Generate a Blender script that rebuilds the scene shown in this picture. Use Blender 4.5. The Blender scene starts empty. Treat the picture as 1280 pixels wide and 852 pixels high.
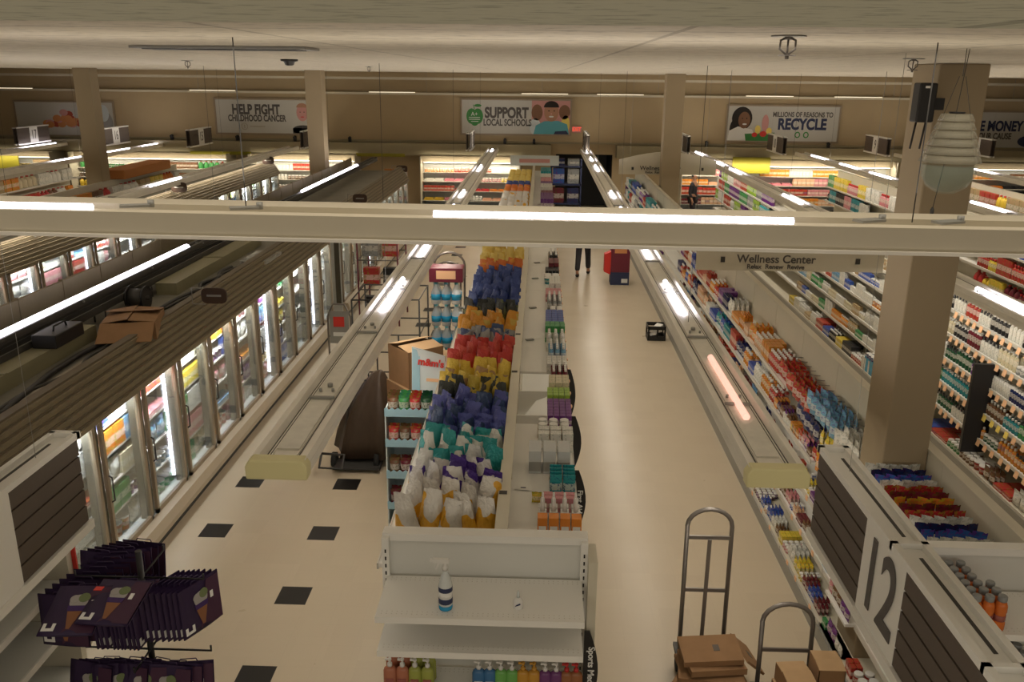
import bpy, math, random
from mathutils import Vector, Matrix, Euler
random.seed(7)
R = math.radians
C = bpy.context.scene.collection
scene = bpy.context.scene

# ------------------------------------------------------------------ camera, world, lights, exposure
CAM_H = 4.9115
cam_d = bpy.data.cameras.new('camera'); cam = bpy.data.objects.new('camera', cam_d); C.objects.link(cam)
cam_d.sensor_width = 36.0; cam_d.lens = 1081.6 / 1280 * 36.0; cam_d.clip_start = .05; cam_d.clip_end = 200
PITCH, YAW, ROLL = .296204, .030460, .010187
_f = Vector((-math.sin(YAW) * math.cos(PITCH), math.cos(YAW) * math.cos(PITCH), -math.sin(PITCH)))
_r = Vector((math.cos(YAW), math.sin(YAW), 0)); _u = _r.cross(_f)
_r2 = math.cos(ROLL) * _r + math.sin(ROLL) * _u; _u2 = -math.sin(ROLL) * _r + math.cos(ROLL) * _u
mw = Matrix((_r2, _u2, -_f)).transposed().to_4x4(); mw.translation = Vector((0, 0, CAM_H)); cam.matrix_world = mw
scene.camera = cam
scene.view_settings.view_transform = 'Standard'; scene.view_settings.look = 'None'
scene.view_settings.exposure = 0.06; scene.view_settings.gamma = 1.0; scene.view_settings.use_curve_mapping = False
world = bpy.data.worlds.new('store_world'); scene.world = world; world.use_nodes = True
world.node_tree.nodes['Background'].inputs[0].default_value = (1.0, .82, .6, 1)
world.node_tree.nodes['Background'].inputs[1].default_value = .16
WARM = (1.0, .90, .75)
ROWS = [(-13.8, 14, 31), (-8.74, 8, 31), (-5.3, 4.5, 28), (-1.69, 5.15, 31), (1.58, 5.2, 31.2), (5.37, 6, 31.2), (9.08, 8, 31), (12.5, 12, 31)]
E_DOWN, E_UP = 5.4, 4.8
for i, (lx, y0, y1) in enumerate(ROWS):
    for up in (0, 1):
        ld = bpy.data.lights.new('row_light', 'AREA'); ld.shape = 'RECTANGLE'; ld.size = .16; ld.size_y = y1 - y0
        ld.energy = (E_UP if up else E_DOWN) * (y1 - y0); ld.color = WARM
        lo = bpy.data.objects.new('row_light', ld); C.objects.link(lo)
        lo.location = (lx, (y0 + y1) / 2, 2.60 if up else 2.33)
        if up: lo.rotation_euler = (math.pi, 0, 0)
# unseen fill lights, added low at the front to brighten the near area
for up in (0, 1):
    ld = bpy.data.lights.new('front_fill_light', 'AREA'); ld.shape = 'RECTANGLE'; ld.size = 11; ld.size_y = 1.6; ld.energy = (80, 20)[up]; ld.color = WARM
    lo = bpy.data.objects.new('front_fill_light', ld); C.objects.link(lo); lo.location = (0, .2, 3.1); lo.rotation_euler = (R(38), 0, 0) if not up else (R(160), 0, 0)
ld = bpy.data.lights.new('front_ceiling_light', 'AREA'); ld.shape = 'RECTANGLE'; ld.size = 10; ld.size_y = .7; ld.energy = 26; ld.color = WARM  # added overhead fill, brightens sign tops and endcap from above
lo = bpy.data.objects.new('front_ceiling_light', ld); C.objects.link(lo); lo.location = (0, 2.9, 5.0)
# lamps inside the glass door freezers
for (fx, ya, yb_, e) in ((-4.165, 5.6, 16.7, 210), (-4.165, 17.7, 26.9, 120), (-8.645, 11.6, 28.4, 190)):
    ld = bpy.data.lights.new('case_light', 'AREA'); ld.shape = 'RECTANGLE'; ld.size = yb_ - ya; ld.size_y = .06; ld.energy = e; ld.color = (.93, .93, 1.0)
    lo = bpy.data.objects.new('case_light', ld); C.objects.link(lo); lo.location = (fx, (ya + yb_) / 2, 1.76); lo.rotation_euler = (R(28), 0, R(90)); ld.spread = R(120)
# lamps under the canopies of the back wall coolers
for (xa, xb, e) in ((-4.25, -.75, 34), (-10.4, -6.6, 34), (5.0, 12.4, 66), (-16.9, -11.2, 40), (-25, -17.6, 40), (13, 20, 22)):
    ld = bpy.data.lights.new('cooler_light', 'AREA'); ld.shape = 'RECTANGLE'; ld.size = xb - xa - .2; ld.size_y = .06; ld.energy = e; ld.color = (1.0, .86, .64)
    lo = bpy.data.objects.new('cooler_light', ld); C.objects.link(lo); lo.location = ((xa + xb) / 2, 31.08, 2.0); lo.rotation_euler = (R(48), 0, 0)
# transverse fixture close to the window
for (px, py, pz, sx, e) in ((-.0, 3.05, 4.55, 3.6, 3.5),):
    ld = bpy.data.lights.new('cross_light', 'AREA'); ld.shape = 'RECTANGLE'; ld.size = sx; ld.size_y = .15; ld.energy = e; ld.color = WARM
    lo = bpy.data.objects.new('cross_light', ld); C.objects.link(lo); lo.location = (px, py, pz); lo.rotation_euler = (math.pi, 0, 0)

# ------------------------------------------------------------------ materials
def nmat(name, col=(.5, .5, .5), rough=.5, metal=0.0, emit=None, es=1.0, alpha=None, spec=.4):
    m = bpy.data.materials.new(name); m.use_nodes = True
    b = m.node_tree.nodes['Principled BSDF']
    b.inputs['Base Color'].default_value = (*col, 1); b.inputs['Roughness'].default_value = rough
    b.inputs['Metallic'].default_value = metal; b.inputs['Specular IOR Level'].default_value = spec
    if emit: b.inputs['Emission Color'].default_value = (*emit, 1); b.inputs['Emission Strength'].default_value = es
    return m
def NT(m): return m.node_tree.nodes, m.node_tree.links, m.node_tree.nodes['Principled BSDF']
def N(n, t, **k):
    x = n.new(t)
    for a, v in k.items(): setattr(x, a, v)
    return x
def math_(n, l, op, a, b=None):
    x = N(n, 'ShaderNodeMath', operation=op)
    for i, v in enumerate((a, b)):
        if v is None: continue
        if hasattr(v, 'links'): l.new(v, x.inputs[i])
        else: x.inputs[i].default_value = v
    return x.outputs[0]
def mixc(n, l, fac, a, b):
    x = N(n, 'ShaderNodeMix', data_type='RGBA')
    for s, v in ((x.inputs[0], fac), (x.inputs[6], a), (x.inputs[7], b)):
        if hasattr(v, 'links'): l.new(v, s)
        else: s.default_value = v if not isinstance(v, tuple) else (*v, 1)
    return x.outputs[2]
def noisy(name, col, rough=.5, amt=.12, scale=8, metal=0, stretch=(1, 1, 1), bump=0):
    m = nmat(name, col, rough, metal); n, l, b = NT(m)
    g = N(n, 'ShaderNodeNewGeometry'); mp = N(n, 'ShaderNodeVectorMath', operation='MULTIPLY'); mp.inputs[1].default_value = stretch
    l.new(g.outputs['Position'], mp.inputs[0])
    t = N(n, 'ShaderNodeTexNoise'); t.inputs['Scale'].default_value = scale; t.inputs['Detail'].default_value = 5
    l.new(mp.outputs[0], t.inputs['Vector'])
    o = mixc(n, l, t.outputs['Fac'], tuple(c * (1 - amt) for c in col), tuple(min(1, c * (1 + amt)) for c in col))
    l.new(o, b.inputs['Base Color'])
    if bump:
        bp_ = N(n, 'ShaderNodeBump'); bp_.inputs['Strength'].default_value = bump; bp_.inputs['Distance'].default_value = .005
        l.new(t.outputs['Fac'], bp_.inputs['Height']); l.new(bp_.outputs[0], b.inputs['Normal'])
    return m
def grid_floor():
    m = nmat('vinyl_tile_floor', (.6, .55, .47), .28, spec=.35); n, l, b = NT(m)
    g = N(n, 'ShaderNodeNewGeometry'); s = N(n, 'ShaderNodeSeparateXYZ'); l.new(g.outputs['Position'], s.inputs[0])
    def frac(o, off, per): return math_(n, l, 'FRACT', math_(n, l, 'DIVIDE', math_(n, l, 'SUBTRACT', o, off), per))
    fx = frac(s.outputs[0], -2.353 - .1524 - 24.384, .3048); fy = frac(s.outputs[1], 9.795 - .1524 - 24.384, .3048)
    def edge(o): return math_(n, l, 'LESS_THAN', o, .012)
    joint = math_(n, l, 'MAXIMUM', edge(fx), edge(fy))
    bx = math_(n, l, 'LESS_THAN', frac(s.outputs[0], -2.353 - .1524 - 24.384, 1.2192), .25)
    by = math_(n, l, 'LESS_THAN', frac(s.outputs[1], 9.795 - .1524 - 24.384, 1.2192), .25)
    inx = math_(n, l, 'MULTIPLY', math_(n, l, 'GREATER_THAN', s.outputs[0], -3.9), math_(n, l, 'LESS_THAN', s.outputs[0], -1.4))
    blk = math_(n, l, 'MULTIPLY', math_(n, l, 'MULTIPLY', bx, by), inx)
    fl = N(n, 'ShaderNodeVectorMath', operation='SNAP'); fl.inputs[1].default_value = (.3048, .3048, 1); l.new(g.outputs['Position'], fl.inputs[0])
    wn = N(n, 'ShaderNodeTexWhiteNoise'); l.new(fl.outputs[0], wn.inputs['Vector'])
    ns = N(n, 'ShaderNodeTexNoise'); ns.inputs['Scale'].default_value = 1.3; ns.inputs['Detail'].default_value = 6; l.new(g.outputs['Position'], ns.inputs['Vector'])
    base = mixc(n, l, wn.outputs['Value'], (.55, .465, .345), (.575, .49, .365))
    base = mixc(n, l, math_(n, l, 'MULTIPLY', ns.outputs['Fac'], .35), base, (.49, .41, .295))
    base = mixc(n, l, math_(n, l, 'MULTIPLY', joint, .14), base, (.36, .30, .22))
    base = mixc(n, l, blk, base, (.012, .011, .011))
    l.new(base, b.inputs['Base Color'])
    l.new(math_(n, l, 'ADD', math_(n, l, 'MULTIPLY', ns.outputs['Fac'], .25), .2), b.inputs['Roughness'])
    return m
def ceil_mat(name, col, gx, gy, ox, oy, fiss=18):
    m = nmat(name, col, .9, spec=.1); n, l, b = NT(m)
    g = N(n, 'ShaderNodeNewGeometry'); s = N(n, 'ShaderNodeSeparateXYZ'); l.new(g.outputs['Position'], s.inputs[0])
    def fr(o, off, per): return math_(n, l, 'FRACT', math_(n, l, 'DIVIDE', math_(n, l, 'ADD', o, off + 50 * per), per))
    e = math_(n, l, 'MAXIMUM', math_(n, l, 'LESS_THAN', fr(s.outputs[0], ox, gx), .022 / gx), math_(n, l, 'LESS_THAN', fr(s.outputs[1], oy, gy), .022 / gy))
    mp = N(n, 'ShaderNodeVectorMath', operation='MULTIPLY'); mp.inputs[1].default_value = (1, 2.2, 1); l.new(g.outputs['Position'], mp.inputs[0])
    t = N(n, 'ShaderNodeTexNoise'); t.inputs['Scale'].default_value = fiss; t.inputs['Detail'].default_value = 8; l.new(mp.outputs[0], t.inputs['Vector'])
    r = N(n, 'ShaderNodeValToRGB'); r.color_ramp.elements[0].position = .36; r.color_ramp.elements[1].position = .46
    r.color_ramp.elements[0].color = (*[c * .72 for c in col], 1); r.color_ramp.elements[1].color = (*col, 1)
    l.new(t.outputs['Fac'], r.inputs[0])
    l.new(mixc(n, l, math_(n, l, 'MULTIPLY', e, .6), r.outputs[0], tuple(c * .45 for c in col)), b.inputs['Base Color'])
    bp_ = N(n, 'ShaderNodeBump'); bp_.inputs['Strength'].default_value = .3; bp_.inputs['Distance'].default_value = .003
    l.new(t.outputs['Fac'], bp_.inputs['Height']); l.new(bp_.outputs[0], b.inputs['Normal'])
    return m
def pack_mat(name, rough=.4, label=True, caps=False):
    """printed packaging: the object's own colour, a label band and small print"""
    m = nmat(name, (.5, .5, .5), rough); n, l, b = NT(m)
    oi = N(n, 'ShaderNodeObjectInfo'); tc = N(n, 'ShaderNodeTexCoord'); s = N(n, 'ShaderNodeSeparateXYZ'); l.new(tc.outputs['Generated'], s.inputs[0])
    col = oi.outputs['Color']
    if label:
        rnd = oi.outputs['Random']
        r2 = math_(n, l, 'FRACT', math_(n, l, 'MULTIPLY', rnd, 7.31))
        lc = mixc(n, l, math_(n, l, 'GREATER_THAN', r2, .99), (.80, .76, .68), (.1, .1, .3))
        band = math_(n, l, 'MULTIPLY', math_(n, l, 'GREATER_THAN', s.outputs[2], .30), math_(n, l, 'LESS_THAN', s.outputs[2], .62))
        mp = N(n, 'ShaderNodeVectorMath', operation='MULTIPLY'); mp.inputs[1].default_value = (5, 5, 9); l.new(tc.outputs['Generated'], mp.inputs[0])
        t = N(n, 'ShaderNodeTexNoise'); t.inputs['Scale'].default_value = 1.0; t.inputs['Detail'].default_value = 1.5; l.new(mp.outputs[0], t.inputs['Vector'])
        pr = math_(n, l, 'GREATER_THAN', t.outputs['Fac'], .58)
        c1 = mixc(n, l, math_(n, l, 'MULTIPLY', band, .5), col, lc)
        dk = N(n, 'ShaderNodeHueSaturation'); dk.inputs['Hue'].default_value = .62; dk.inputs['Value'].default_value = .6; l.new(col, dk.inputs['Color'])
        c1 = mixc(n, l, math_(n, l, 'MULTIPLY', pr, .7), c1, dk.outputs[0])
        col = c1
    l.new(col, b.inputs['Base Color'])
    return m
M = {}
M['floor'] = grid_floor()
M['ceiling'] = ceil_mat('acoustic_ceiling', (.60, .55, .46), 1.2192, .6096, .87, 0.0)
M['soffit'] = ceil_mat('fissured_tile', (.50, .50, .40), 1.2192, 1.8, .87, .3, 38)
M['wall'] = noisy('tan_wall', (.46, .36, .22), .8, .06, 1.2)
M['wall_low'] = noisy('olive_wall', (.34, .30, .20), .8, .06, 1.2)
M['column'] = noisy('column_paint', (.34, .27, .175), .7, .05, 2)
M['beam'] = noisy('fixture_paint', (.56, .51, .40), .45, .06, 6, stretch=(1, 1, 1))
M['fixture'] = noisy('dusty_fixture', (.84, .81, .74), .55, .13, 9, stretch=(1, .4, 1))
M['fix_slot'] = noisy('fixture_channel', (.76, .74, .67), .5, .15, 12)
M['fix_end'] = nmat('yellowed_plastic', (.74, .69, .38), .4)
M['tube'] = nmat('tube_lit', (.9, .9, .9), .4, emit=(.96, .90, 1.0), es=7)
M['tube_pink'] = nmat('tube_failing', (.9, .8, .8), .4, emit=(1.0, .50, .38), es=.95)
M['tube_dim'] = nmat('tube_unlit', (.72, .72, .68), .3)
M['led'] = nmat('led_strip', (.9, .9, .9), .4, emit=(.80, .80, 1.0), es=9)
M['led_soft'] = nmat('case_lamp', (.9, .9, .9), .4, emit=(1.0, .86, .62), es=1.2)
M['led_soft2'] = nmat('bar_lamp', (.8, .8, .7), .4, emit=(1.0, .85, .6), es=.9)
M['white'] = noisy('white_enamel', (.80, .79, .75), .35, .03, 4)
M['white2'] = noisy('cream_enamel', (.62, .58, .47), .4, .05, 3)
M['peg'] = noisy('pegboard', (.66, .66, .62), .5, .03, 3)
M['grey'] = nmat('grey_metal', (.32, .32, .30), .4, .4)
M['steel'] = nmat('steel_tube', (.21, .19, .175), .38, .5)
M['black'] = nmat('black_plastic', (.018, .017, .018), .45)
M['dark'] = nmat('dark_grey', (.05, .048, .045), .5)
M['rubber'] = nmat('rubber', (.02, .02, .02), .8)
M['print'] = nmat('sign_print', (.10, .09, .085), .6)
M['navy'] = nmat('navy_print', (.03, .04, .10), .6)
M['white_print'] = nmat('white_print', (.8, .8, .78), .6)
M['red_print'] = nmat('red_print', (.65, .04, .03), .5)
M['exit'] = nmat('exit_sign_red', (.6, .05, .04), .5, emit=(1, .12, .06), es=.8)
M['green'] = nmat('apple_green', (.05, .25, .06), .5)
M['card'] = noisy('cardboard', (.29, .165, .08), .85, .15, 9)
M['card_in'] = noisy('cardboard_inside', (.46, .30, .16), .85, .1, 9)
M['tape'] = nmat('packing_tape', (.50, .42, .30), .25)
M['brown_bag'] = noisy('brown_film', (.062, .040, .026), .45, .3, 7, stretch=(3, 3, .6))
M['slat_brown'] = nmat('brown_slat', (.105, .082, .066), .6)
M['olive'] = noisy('canopy_olive', (.23, .19, .12), .55, .1, 5)
M['olive_dk'] = noisy('canopy_brown', (.15, .12, .08), .6, .1, 5)
M['case_top'] = noisy('case_top_grey', (.20, .19, .155), .6, .25, 2.5)
M['case_frame'] = noisy('door_frame_tan', (.34, .27, .19), .4, .06, 5)
M['mullion'] = noisy('mullion_grey', (.11, .10, .075), .4, .05, 5)
M['bumper'] = noisy('bumper_tan', (.50, .42, .31), .45, .06, 5)
M['kick'] = noisy('kick_dark', (.05, .05, .046), .5, .2, 4)
M['case_in'] = nmat('case_white', (.62, .64, .62), .4)
M['badge'] = nmat('badge_brown', (.06, .035, .025), .4)
M['yellow'] = nmat('yellow_green_panel', (.25, .225, .012), .6)
M['orange_card'] = nmat('orange_card', (.50, .20, .06), .7)
M['tag_peach'] = nmat('tag_peach', (.85, .52, .30), .6)
M['tag_yellow'] = nmat('tag_yellow', (.85, .68, .16), .6)
M['rail'] = nmat('price_rail', (.58, .55, .49), .4)
M['purple'] = nmat('bag_purple', (.05, .02, .12), .6)
M['purple_dk'] = nmat('bag_black_purple', (.030, .014, .055), .55)
M['skin'] = nmat('skin', (.45, .24, .15), .6); M['skin_dk'] = nmat('skin_dark', (.22, .11, .06), .6)
M['hair'] = nmat('hair', (.015, .011, .009), .6)
M['shirt_dark'] = nmat('shirt_dark', (.03, .028, .035), .8)
M['aqua'] = nmat('aqua', (.12, .42, .50), .6)
M['pink'] = nmat('pink', (.6, .3, .28), .6)
M['food1'] = nmat('food_orange', (.62, .26, .10), .6); M['food2'] = nmat('food_red', (.42, .08, .05), .6)
M['display_blue'] = nmat('display_blue', (.33, .52, .62), .5); M['display_pale'] = nmat('display_pale', (.62, .68, .70), .5)
M['blue_liquid'] = nmat('blue_liquid', (.02, .30, .55), .2)
M['clear'] = nmat('clear_plastic', (.62, .66, .66), .15)
M['dumb'] = nmat('x', (1, 1, 1))
def glass_mat():
    m = bpy.data.materials.new('thin_glass'); m.use_nodes = True; n = m.node_tree.nodes; l = m.node_tree.links; n.clear()
    o = N(n, 'ShaderNodeOutputMaterial'); t = N(n, 'ShaderNodeBsdfTransparent'); g = N(n, 'ShaderNodeBsdfGlossy'); g.inputs['Roughness'].default_value = .03
    x = N(n, 'ShaderNodeMixShader'); fr = N(n, 'ShaderNodeFresnel'); fr.inputs[0].default_value = 1.45
    t.inputs[0].default_value = (.93, .96, .94, 1)
    l.new(math_(n, l, 'MULTIPLY', fr.outputs[0], .5), x.inputs[0]); l.new(t.outputs[0], x.inputs[1]); l.new(g.outputs[0], x.inputs[2]); l.new(x.outputs[0], o.inputs[0])
    return m
M['glass'] = glass_mat()
def frost_mat(col, a):
    m = bpy.data.materials.new('frosted_plastic'); m.use_nodes = True; n = m.node_tree.nodes; l = m.node_tree.links; b = n['Principled BSDF']
    b.inputs['Base Color'].default_value = (*col, 1); b.inputs['Roughness'].default_value = .3
    t = N(n, 'ShaderNodeBsdfTransparent'); x = N(n, 'ShaderNodeMixShader'); x.inputs[0].default_value = a
    l.new(t.outputs[0], x.inputs[1]); l.new(b.outputs[0], x.inputs[2]); l.new(x.outputs[0], n['Material Output'].inputs[0]); return m
M['louvre'] = frost_mat((.50, .48, .38), .38); M['bowl'] = frost_mat((.36, .50, .45), .16); M['wrap'] = frost_mat((.75, .78, .78), .35)
M['pack'] = pack_mat('printed_pack', .4); M['pack_gloss'] = pack_mat('printed_gloss', .22)
M['plain'] = pack_mat('plain_pack', .4, label=False)
M['cap_white'] = nmat('cap_white', (.72, .71, .68), .4); M['cap_black'] = nmat('cap_black', (.02, .02, .022), .4)
M['cap_red'] = nmat('cap_red', (.5, .03, .03), .4)
def foil_mat(name, c1, c2, zlo=0.0, thr=.5, scale=1.25):
    m = nmat(name, c1, .28, 0.15, spec=.6); n, l, b = NT(m)
    tc = N(n, 'ShaderNodeTexCoord'); oi = N(n, 'ShaderNodeObjectInfo')
    sc = N(n, 'ShaderNodeVectorMath', operation='ADD'); cmb = N(n, 'ShaderNodeCombineXYZ')
    l.new(math_(n, l, 'MULTIPLY', oi.outputs['Random'], 13), cmb.inputs[0]); l.new(tc.outputs['Generated'], sc.inputs[0]); l.new(cmb.outputs[0], sc.inputs[1])
    t = N(n, 'ShaderNodeTexNoise'); t.inputs['Scale'].default_value = scale; t.inputs['Detail'].default_value = 1; l.new(sc.outputs[0], t.inputs['Vector'])
    s = N(n, 'ShaderNodeSeparateXYZ'); l.new(tc.outputs['Generated'], s.inputs[0])
    v = math_(n, l, 'ADD', math_(n, l, 'MULTIPLY', t.outputs['Fac'], .7), math_(n, l, 'MULTIPLY', s.outputs[2], zlo))
    l.new(mixc(n, l, math_(n, l, 'GREATER_THAN', v, thr), c1, c2), b.inputs['Base Color'])
    t2 = N(n, 'ShaderNodeTexNoise'); t2.inputs['Scale'].default_value = 9; t2.inputs['Detail'].default_value = 3; l.new(tc.outputs['Generated'], t2.inputs['Vector'])
    bp_ = N(n, 'ShaderNodeBump'); bp_.inputs['Strength'].default_value = .7; bp_.inputs['Distance'].default_value = .02
    l.new(t2.outputs['Fac'], bp_.inputs['Height']); l.new(bp_.outputs[0], b.inputs['Normal'])
    return m

# ------------------------------------------------------------------ mesh helpers
class MB:
    def __init__(s): s.v = []; s.f = []; s.m = []; s.sm = []
    def add(s, vs, fs, mi=0, smooth=False):
        o = len(s.v); s.v += [tuple(v) for v in vs]; s.f += [tuple(i + o for i in f) for f in fs]; s.m += [mi] * len(fs); s.sm += [smooth] * len(fs); return s
    def box(s, x0, y0, z0, x1, y1, z1, mi=0):
        v = [(x, y, z) for z in (z0, z1) for y in (y0, y1) for x in (x0, x1)]
        return s.add(v, [(0, 2, 3, 1), (4, 5, 7, 6), (0, 1, 5, 4), (2, 6, 7, 3), (0, 4, 6, 2), (1, 3, 7, 5)], mi)
    def obox(s, c, size, rz=0, rx=0, ry=0, mi=0):
        e = Euler((rx, ry, rz)).to_matrix(); h = [a / 2 for a in size]
        v = [Vector(c) + e @ Vector((x * h[0], y * h[1], z * h[2])) for z in (-1, 1) for y in (-1, 1) for x in (-1, 1)]
        return s.add(v, [(0, 2, 3, 1), (4, 5, 7, 6), (0, 1, 5, 4), (2, 6, 7, 3), (0, 4, 6, 2), (1, 3, 7, 5)], mi)
    def cyl(s, p0, p1, r, n=8, r2=None, mi=0, smooth=True):
        p0 = Vector(p0); p1 = Vector(p1); d = (p1 - p0).normalized(); a = d.orthogonal().normalized(); b = d.cross(a); r2 = r if r2 is None else r2
        v = []
        for p, q in ((p0, r), (p1, r2)):
            for i in range(n): t = 2 * math.pi * i / n; v.append(p + (a * math.cos(t) + b * math.sin(t)) * q)
        s.add(v, [(i, (i + 1) % n, n + (i + 1) % n, n + i) for i in range(n)], mi, smooth)
        o = len(s.v) - 2 * n
        s.f += [tuple(o + i for i in reversed(range(n))), tuple(o + n + i for i in range(n))]; s.m += [mi, mi]; s.sm += [False, False]; return s
    def lathe(s, prof, c=(0, 0, 0), n=10, mi=0, smooth=True, sx=1, sy=1):
        """prof: (r, z) or (r, z, mi) from the bottom up"""
        v = []; 
        for p in prof:
            for i in range(n): t = 2 * math.pi * i / n; v.append((c[0] + p[0] * sx * math.cos(t), c[1] + p[0] * sy * math.sin(t), c[2] + p[1]))
        o = len(s.v); s.v += v
        for k in range(len(prof) - 1):
            q = prof[k][2] if len(prof[k]) > 2 else mi
            for i in range(n): s.f.append((o + k * n + i, o + k * n + (i + 1) % n, o + (k + 1) * n + (i + 1) % n, o + (k + 1) * n + i)); s.m.append(q); s.sm.append(smooth)
        s.f.append(tuple(o + i for i in reversed(range(n)))); s.m.append(prof[0][2] if len(prof[0]) > 2 else mi); s.sm.append(False)
        e = o + (len(prof) - 1) * n
        s.f.append(tuple(e + i for i in range(n))); s.m.append(prof[-1][2] if len(prof[-1]) > 2 else mi); s.sm.append(False); return s
    def path(s, pts, r, n=6, mi=0):
        pts = [Vector(p) for p in pts]
        if len(pts) == 2: return s.cyl(pts[0], pts[1], r, n, mi=mi)
        T = [((pts[min(i + 1, len(pts) - 1)] - pts[i]).normalized() + (pts[i] - pts[max(i - 1, 0)]).normalized()).normalized() for i in range(len(pts))]
        a = T[0].orthogonal().normalized(); o = len(s.v)
        for p, t in zip(pts, T):
            a = (a - t * a.dot(t)).normalized(); b = t.cross(a)
            for i in range(n): q = 2 * math.pi * i / n; s.v.append(tuple(p + (a * math.cos(q) + b * math.sin(q)) * r))
        for k in range(len(pts) - 1):
            for i in range(n): s.f.append((o + k * n + i, o + k * n + (i + 1) % n, o + (k + 1) * n + (i + 1) % n, o + (k + 1) * n + i)); s.m.append(mi); s.sm.append(True)
        e = o + (len(pts) - 1) * n; s.f += [tuple(o + i for i in reversed(range(n))), tuple(e + i for i in range(n))]; s.m += [mi, mi]; s.sm += [False, False]
        return s
    def quad(s, a, b, c, d, mi=0): return s.add([a, b, c, d], [(0, 1, 2, 3)], mi)
    def prism(s, poly, axis, a0, a1, mi=0):
        """poly: 2-D outline; axis 'x','y' or 'z' is the extrusion axis"""
        def P(p, a): return {'x': (a, p[0], p[1]), 'y': (p[0], a, p[1]), 'z': (p[0], p[1], a)}[axis]
        n = len(poly); v = [P(p, a0) for p in poly] + [P(p, a1) for p in poly]
        return s.add(v, [tuple(range(n)), tuple(reversed(range(n, 2 * n)))] + [(i, n + i, n + (i + 1) % n, (i + 1) % n) for i in range(n)], mi)
    def mesh(s, name, mats, off=(0, 0, 0)):
        me = bpy.data.meshes.new(name); me.from_pydata([(v[0] - off[0], v[1] - off[1], v[2] - off[2]) for v in s.v], [], s.f)
        for m in mats: me.materials.append(m)
        me.polygons.foreach_set('material_index', s.m); me.polygons.foreach_set('use_smooth', s.sm); me.update(); return me
    def build(s, name, mats, parent=None, origin=None, bevel=0):
        """vertices are in the parent's world frame (parents are never rotated when built)"""
        if isinstance(mats, str): mats = [mats]
        mats = [M[x] if isinstance(x, str) else x for x in mats]
        wl = wloc(parent) if parent else (origin or (0, 0, 0))
        o = bpy.data.objects.new(name, s.mesh(name, mats, wl)); C.objects.link(o)
        if parent: o.parent = parent
        else: o.location = wl
        if bevel:
            b = o.modifiers.new('bevel', 'BEVEL'); b.width = bevel; b.segments = 2; b.limit_method = 'ANGLE'
        return o
def wloc(o):
    p = Vector((0, 0, 0))
    while o: p = p + o.location; o = o.parent
    return tuple(p)
USED = set()
def tag(o, label=None, cat=None, group=None, kind=None):
    if label:
        w = label.split()
        if len(w) > 16 or len(w) < 4: print('LABELLEN', len(w), label)
        o['label'] = label; o['category'] = cat
        if not group:
            if label in USED: print('LABELDUP', label)
            USED.add(label)
    if group: o['group'] = group
    if kind: o['kind'] = kind
    return o
def thing(name, label, cat, loc=(0, 0, 0), group=None):
    o = bpy.data.objects.new(name, None); o.empty_display_size = .05; C.objects.link(o); o.location = loc
    return tag(o, label, cat, group)
def dup(o, loc=None, rot=None, scale=None, label=None, group=None, color=None, parent=None):
    c = o.copy(); C.objects.link(c)
    if parent: c.parent = parent
    if loc is not None: c.location = loc
    if rot is not None: c.rotation_euler = rot
    if scale is not None: c.scale = scale
    if label: c['label'] = label
    if group: c['group'] = group
    if color: c.color = (*color, 1)
    for ch in list(o.children): dup(ch, parent=c)
    return c
def struct(name, mb, mats): return tag(mb.build(name, mats), kind='structure')
def text(s, size, loc, rot, mat, parent, name='lettering', extrude=.002, align='CENTER', sx=1, bold=0):
    cu = bpy.data.curves.new(name, 'FONT'); cu.body = s; cu.size = size; cu.align_x = align; cu.align_y = 'CENTER'; cu.extrude = extrude; cu.offset = bold
    t = bpy.data.objects.new('tmp', cu); C.objects.link(t)
    dg = bpy.context.evaluated_depsgraph_get(); me = bpy.data.meshes.new_from_object(t.evaluated_get(dg)); bpy.data.objects.remove(t)
    me.materials.clear(); me.materials.append(M[mat])
    o = bpy.data.objects.new(name, me); C.objects.link(o); o.parent = parent
    o.location = Vector(loc) - Vector(wloc(parent)); o.rotation_euler = rot; o.scale = (sx, 1, 1); return o
FRONT = (math.pi / 2, 0, 0)            # faces -y (towards the window)
FACE_XM = (math.pi / 2, 0, -math.pi / 2)   # faces -x
FACE_XP = (math.pi / 2, 0, math.pi / 2)    # faces +x

# ------------------------------------------------------------------ setting
ZC = 5.03; YW = 32.0
struct('floor', MB().box(-26, -3, -.1, 26, YW + 3.1, 0), 'floor')
struct('ceiling', MB().box(-26, .9, ZC, 26, YW, ZC + .1), 'ceiling')
struct('trim_1', MB().prism([(-3, 4.955), (.80, 4.955), (.84, 4.975), (.9, 5.13), (-3, 5.13)], 'x', -26, 26), 'soffit')
struct('wall_back', MB().box(-26, YW, 0, .55, YW + .2, ZC).box(2.6, YW, 0, 26, YW + .2, ZC).box(.55, YW, 2.25, 2.6, YW + .2, ZC), 'wall')
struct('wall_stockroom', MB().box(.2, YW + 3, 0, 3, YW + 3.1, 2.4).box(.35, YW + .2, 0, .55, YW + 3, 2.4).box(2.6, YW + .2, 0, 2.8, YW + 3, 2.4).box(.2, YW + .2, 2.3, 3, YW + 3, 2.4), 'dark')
struct('wall_left', MB().box(-26.2, -3, 0, -26, YW, ZC), 'wall')
struct('wall_right', MB().box(26, -3, 0, 26.2, YW, ZC), 'wall')
struct('trim_2', MB().box(-26, YW - .10, 2.62, 26, YW, 2.68).box(-26, YW - .12, 4.29, 26, YW, 4.35), 'wall_low')
tr = struct('trim_3', MB().box(-26, YW - .55, 2.18, .35, YW - .001, 2.60).box(2.7, YW - .55, 2.18, 26, YW - .001, 2.60), 'wall_low')
struct('trim_4', MB().box(-26, YW - 1.2, 4.78, 26, YW - .9, 4.86), 'beam')
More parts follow.
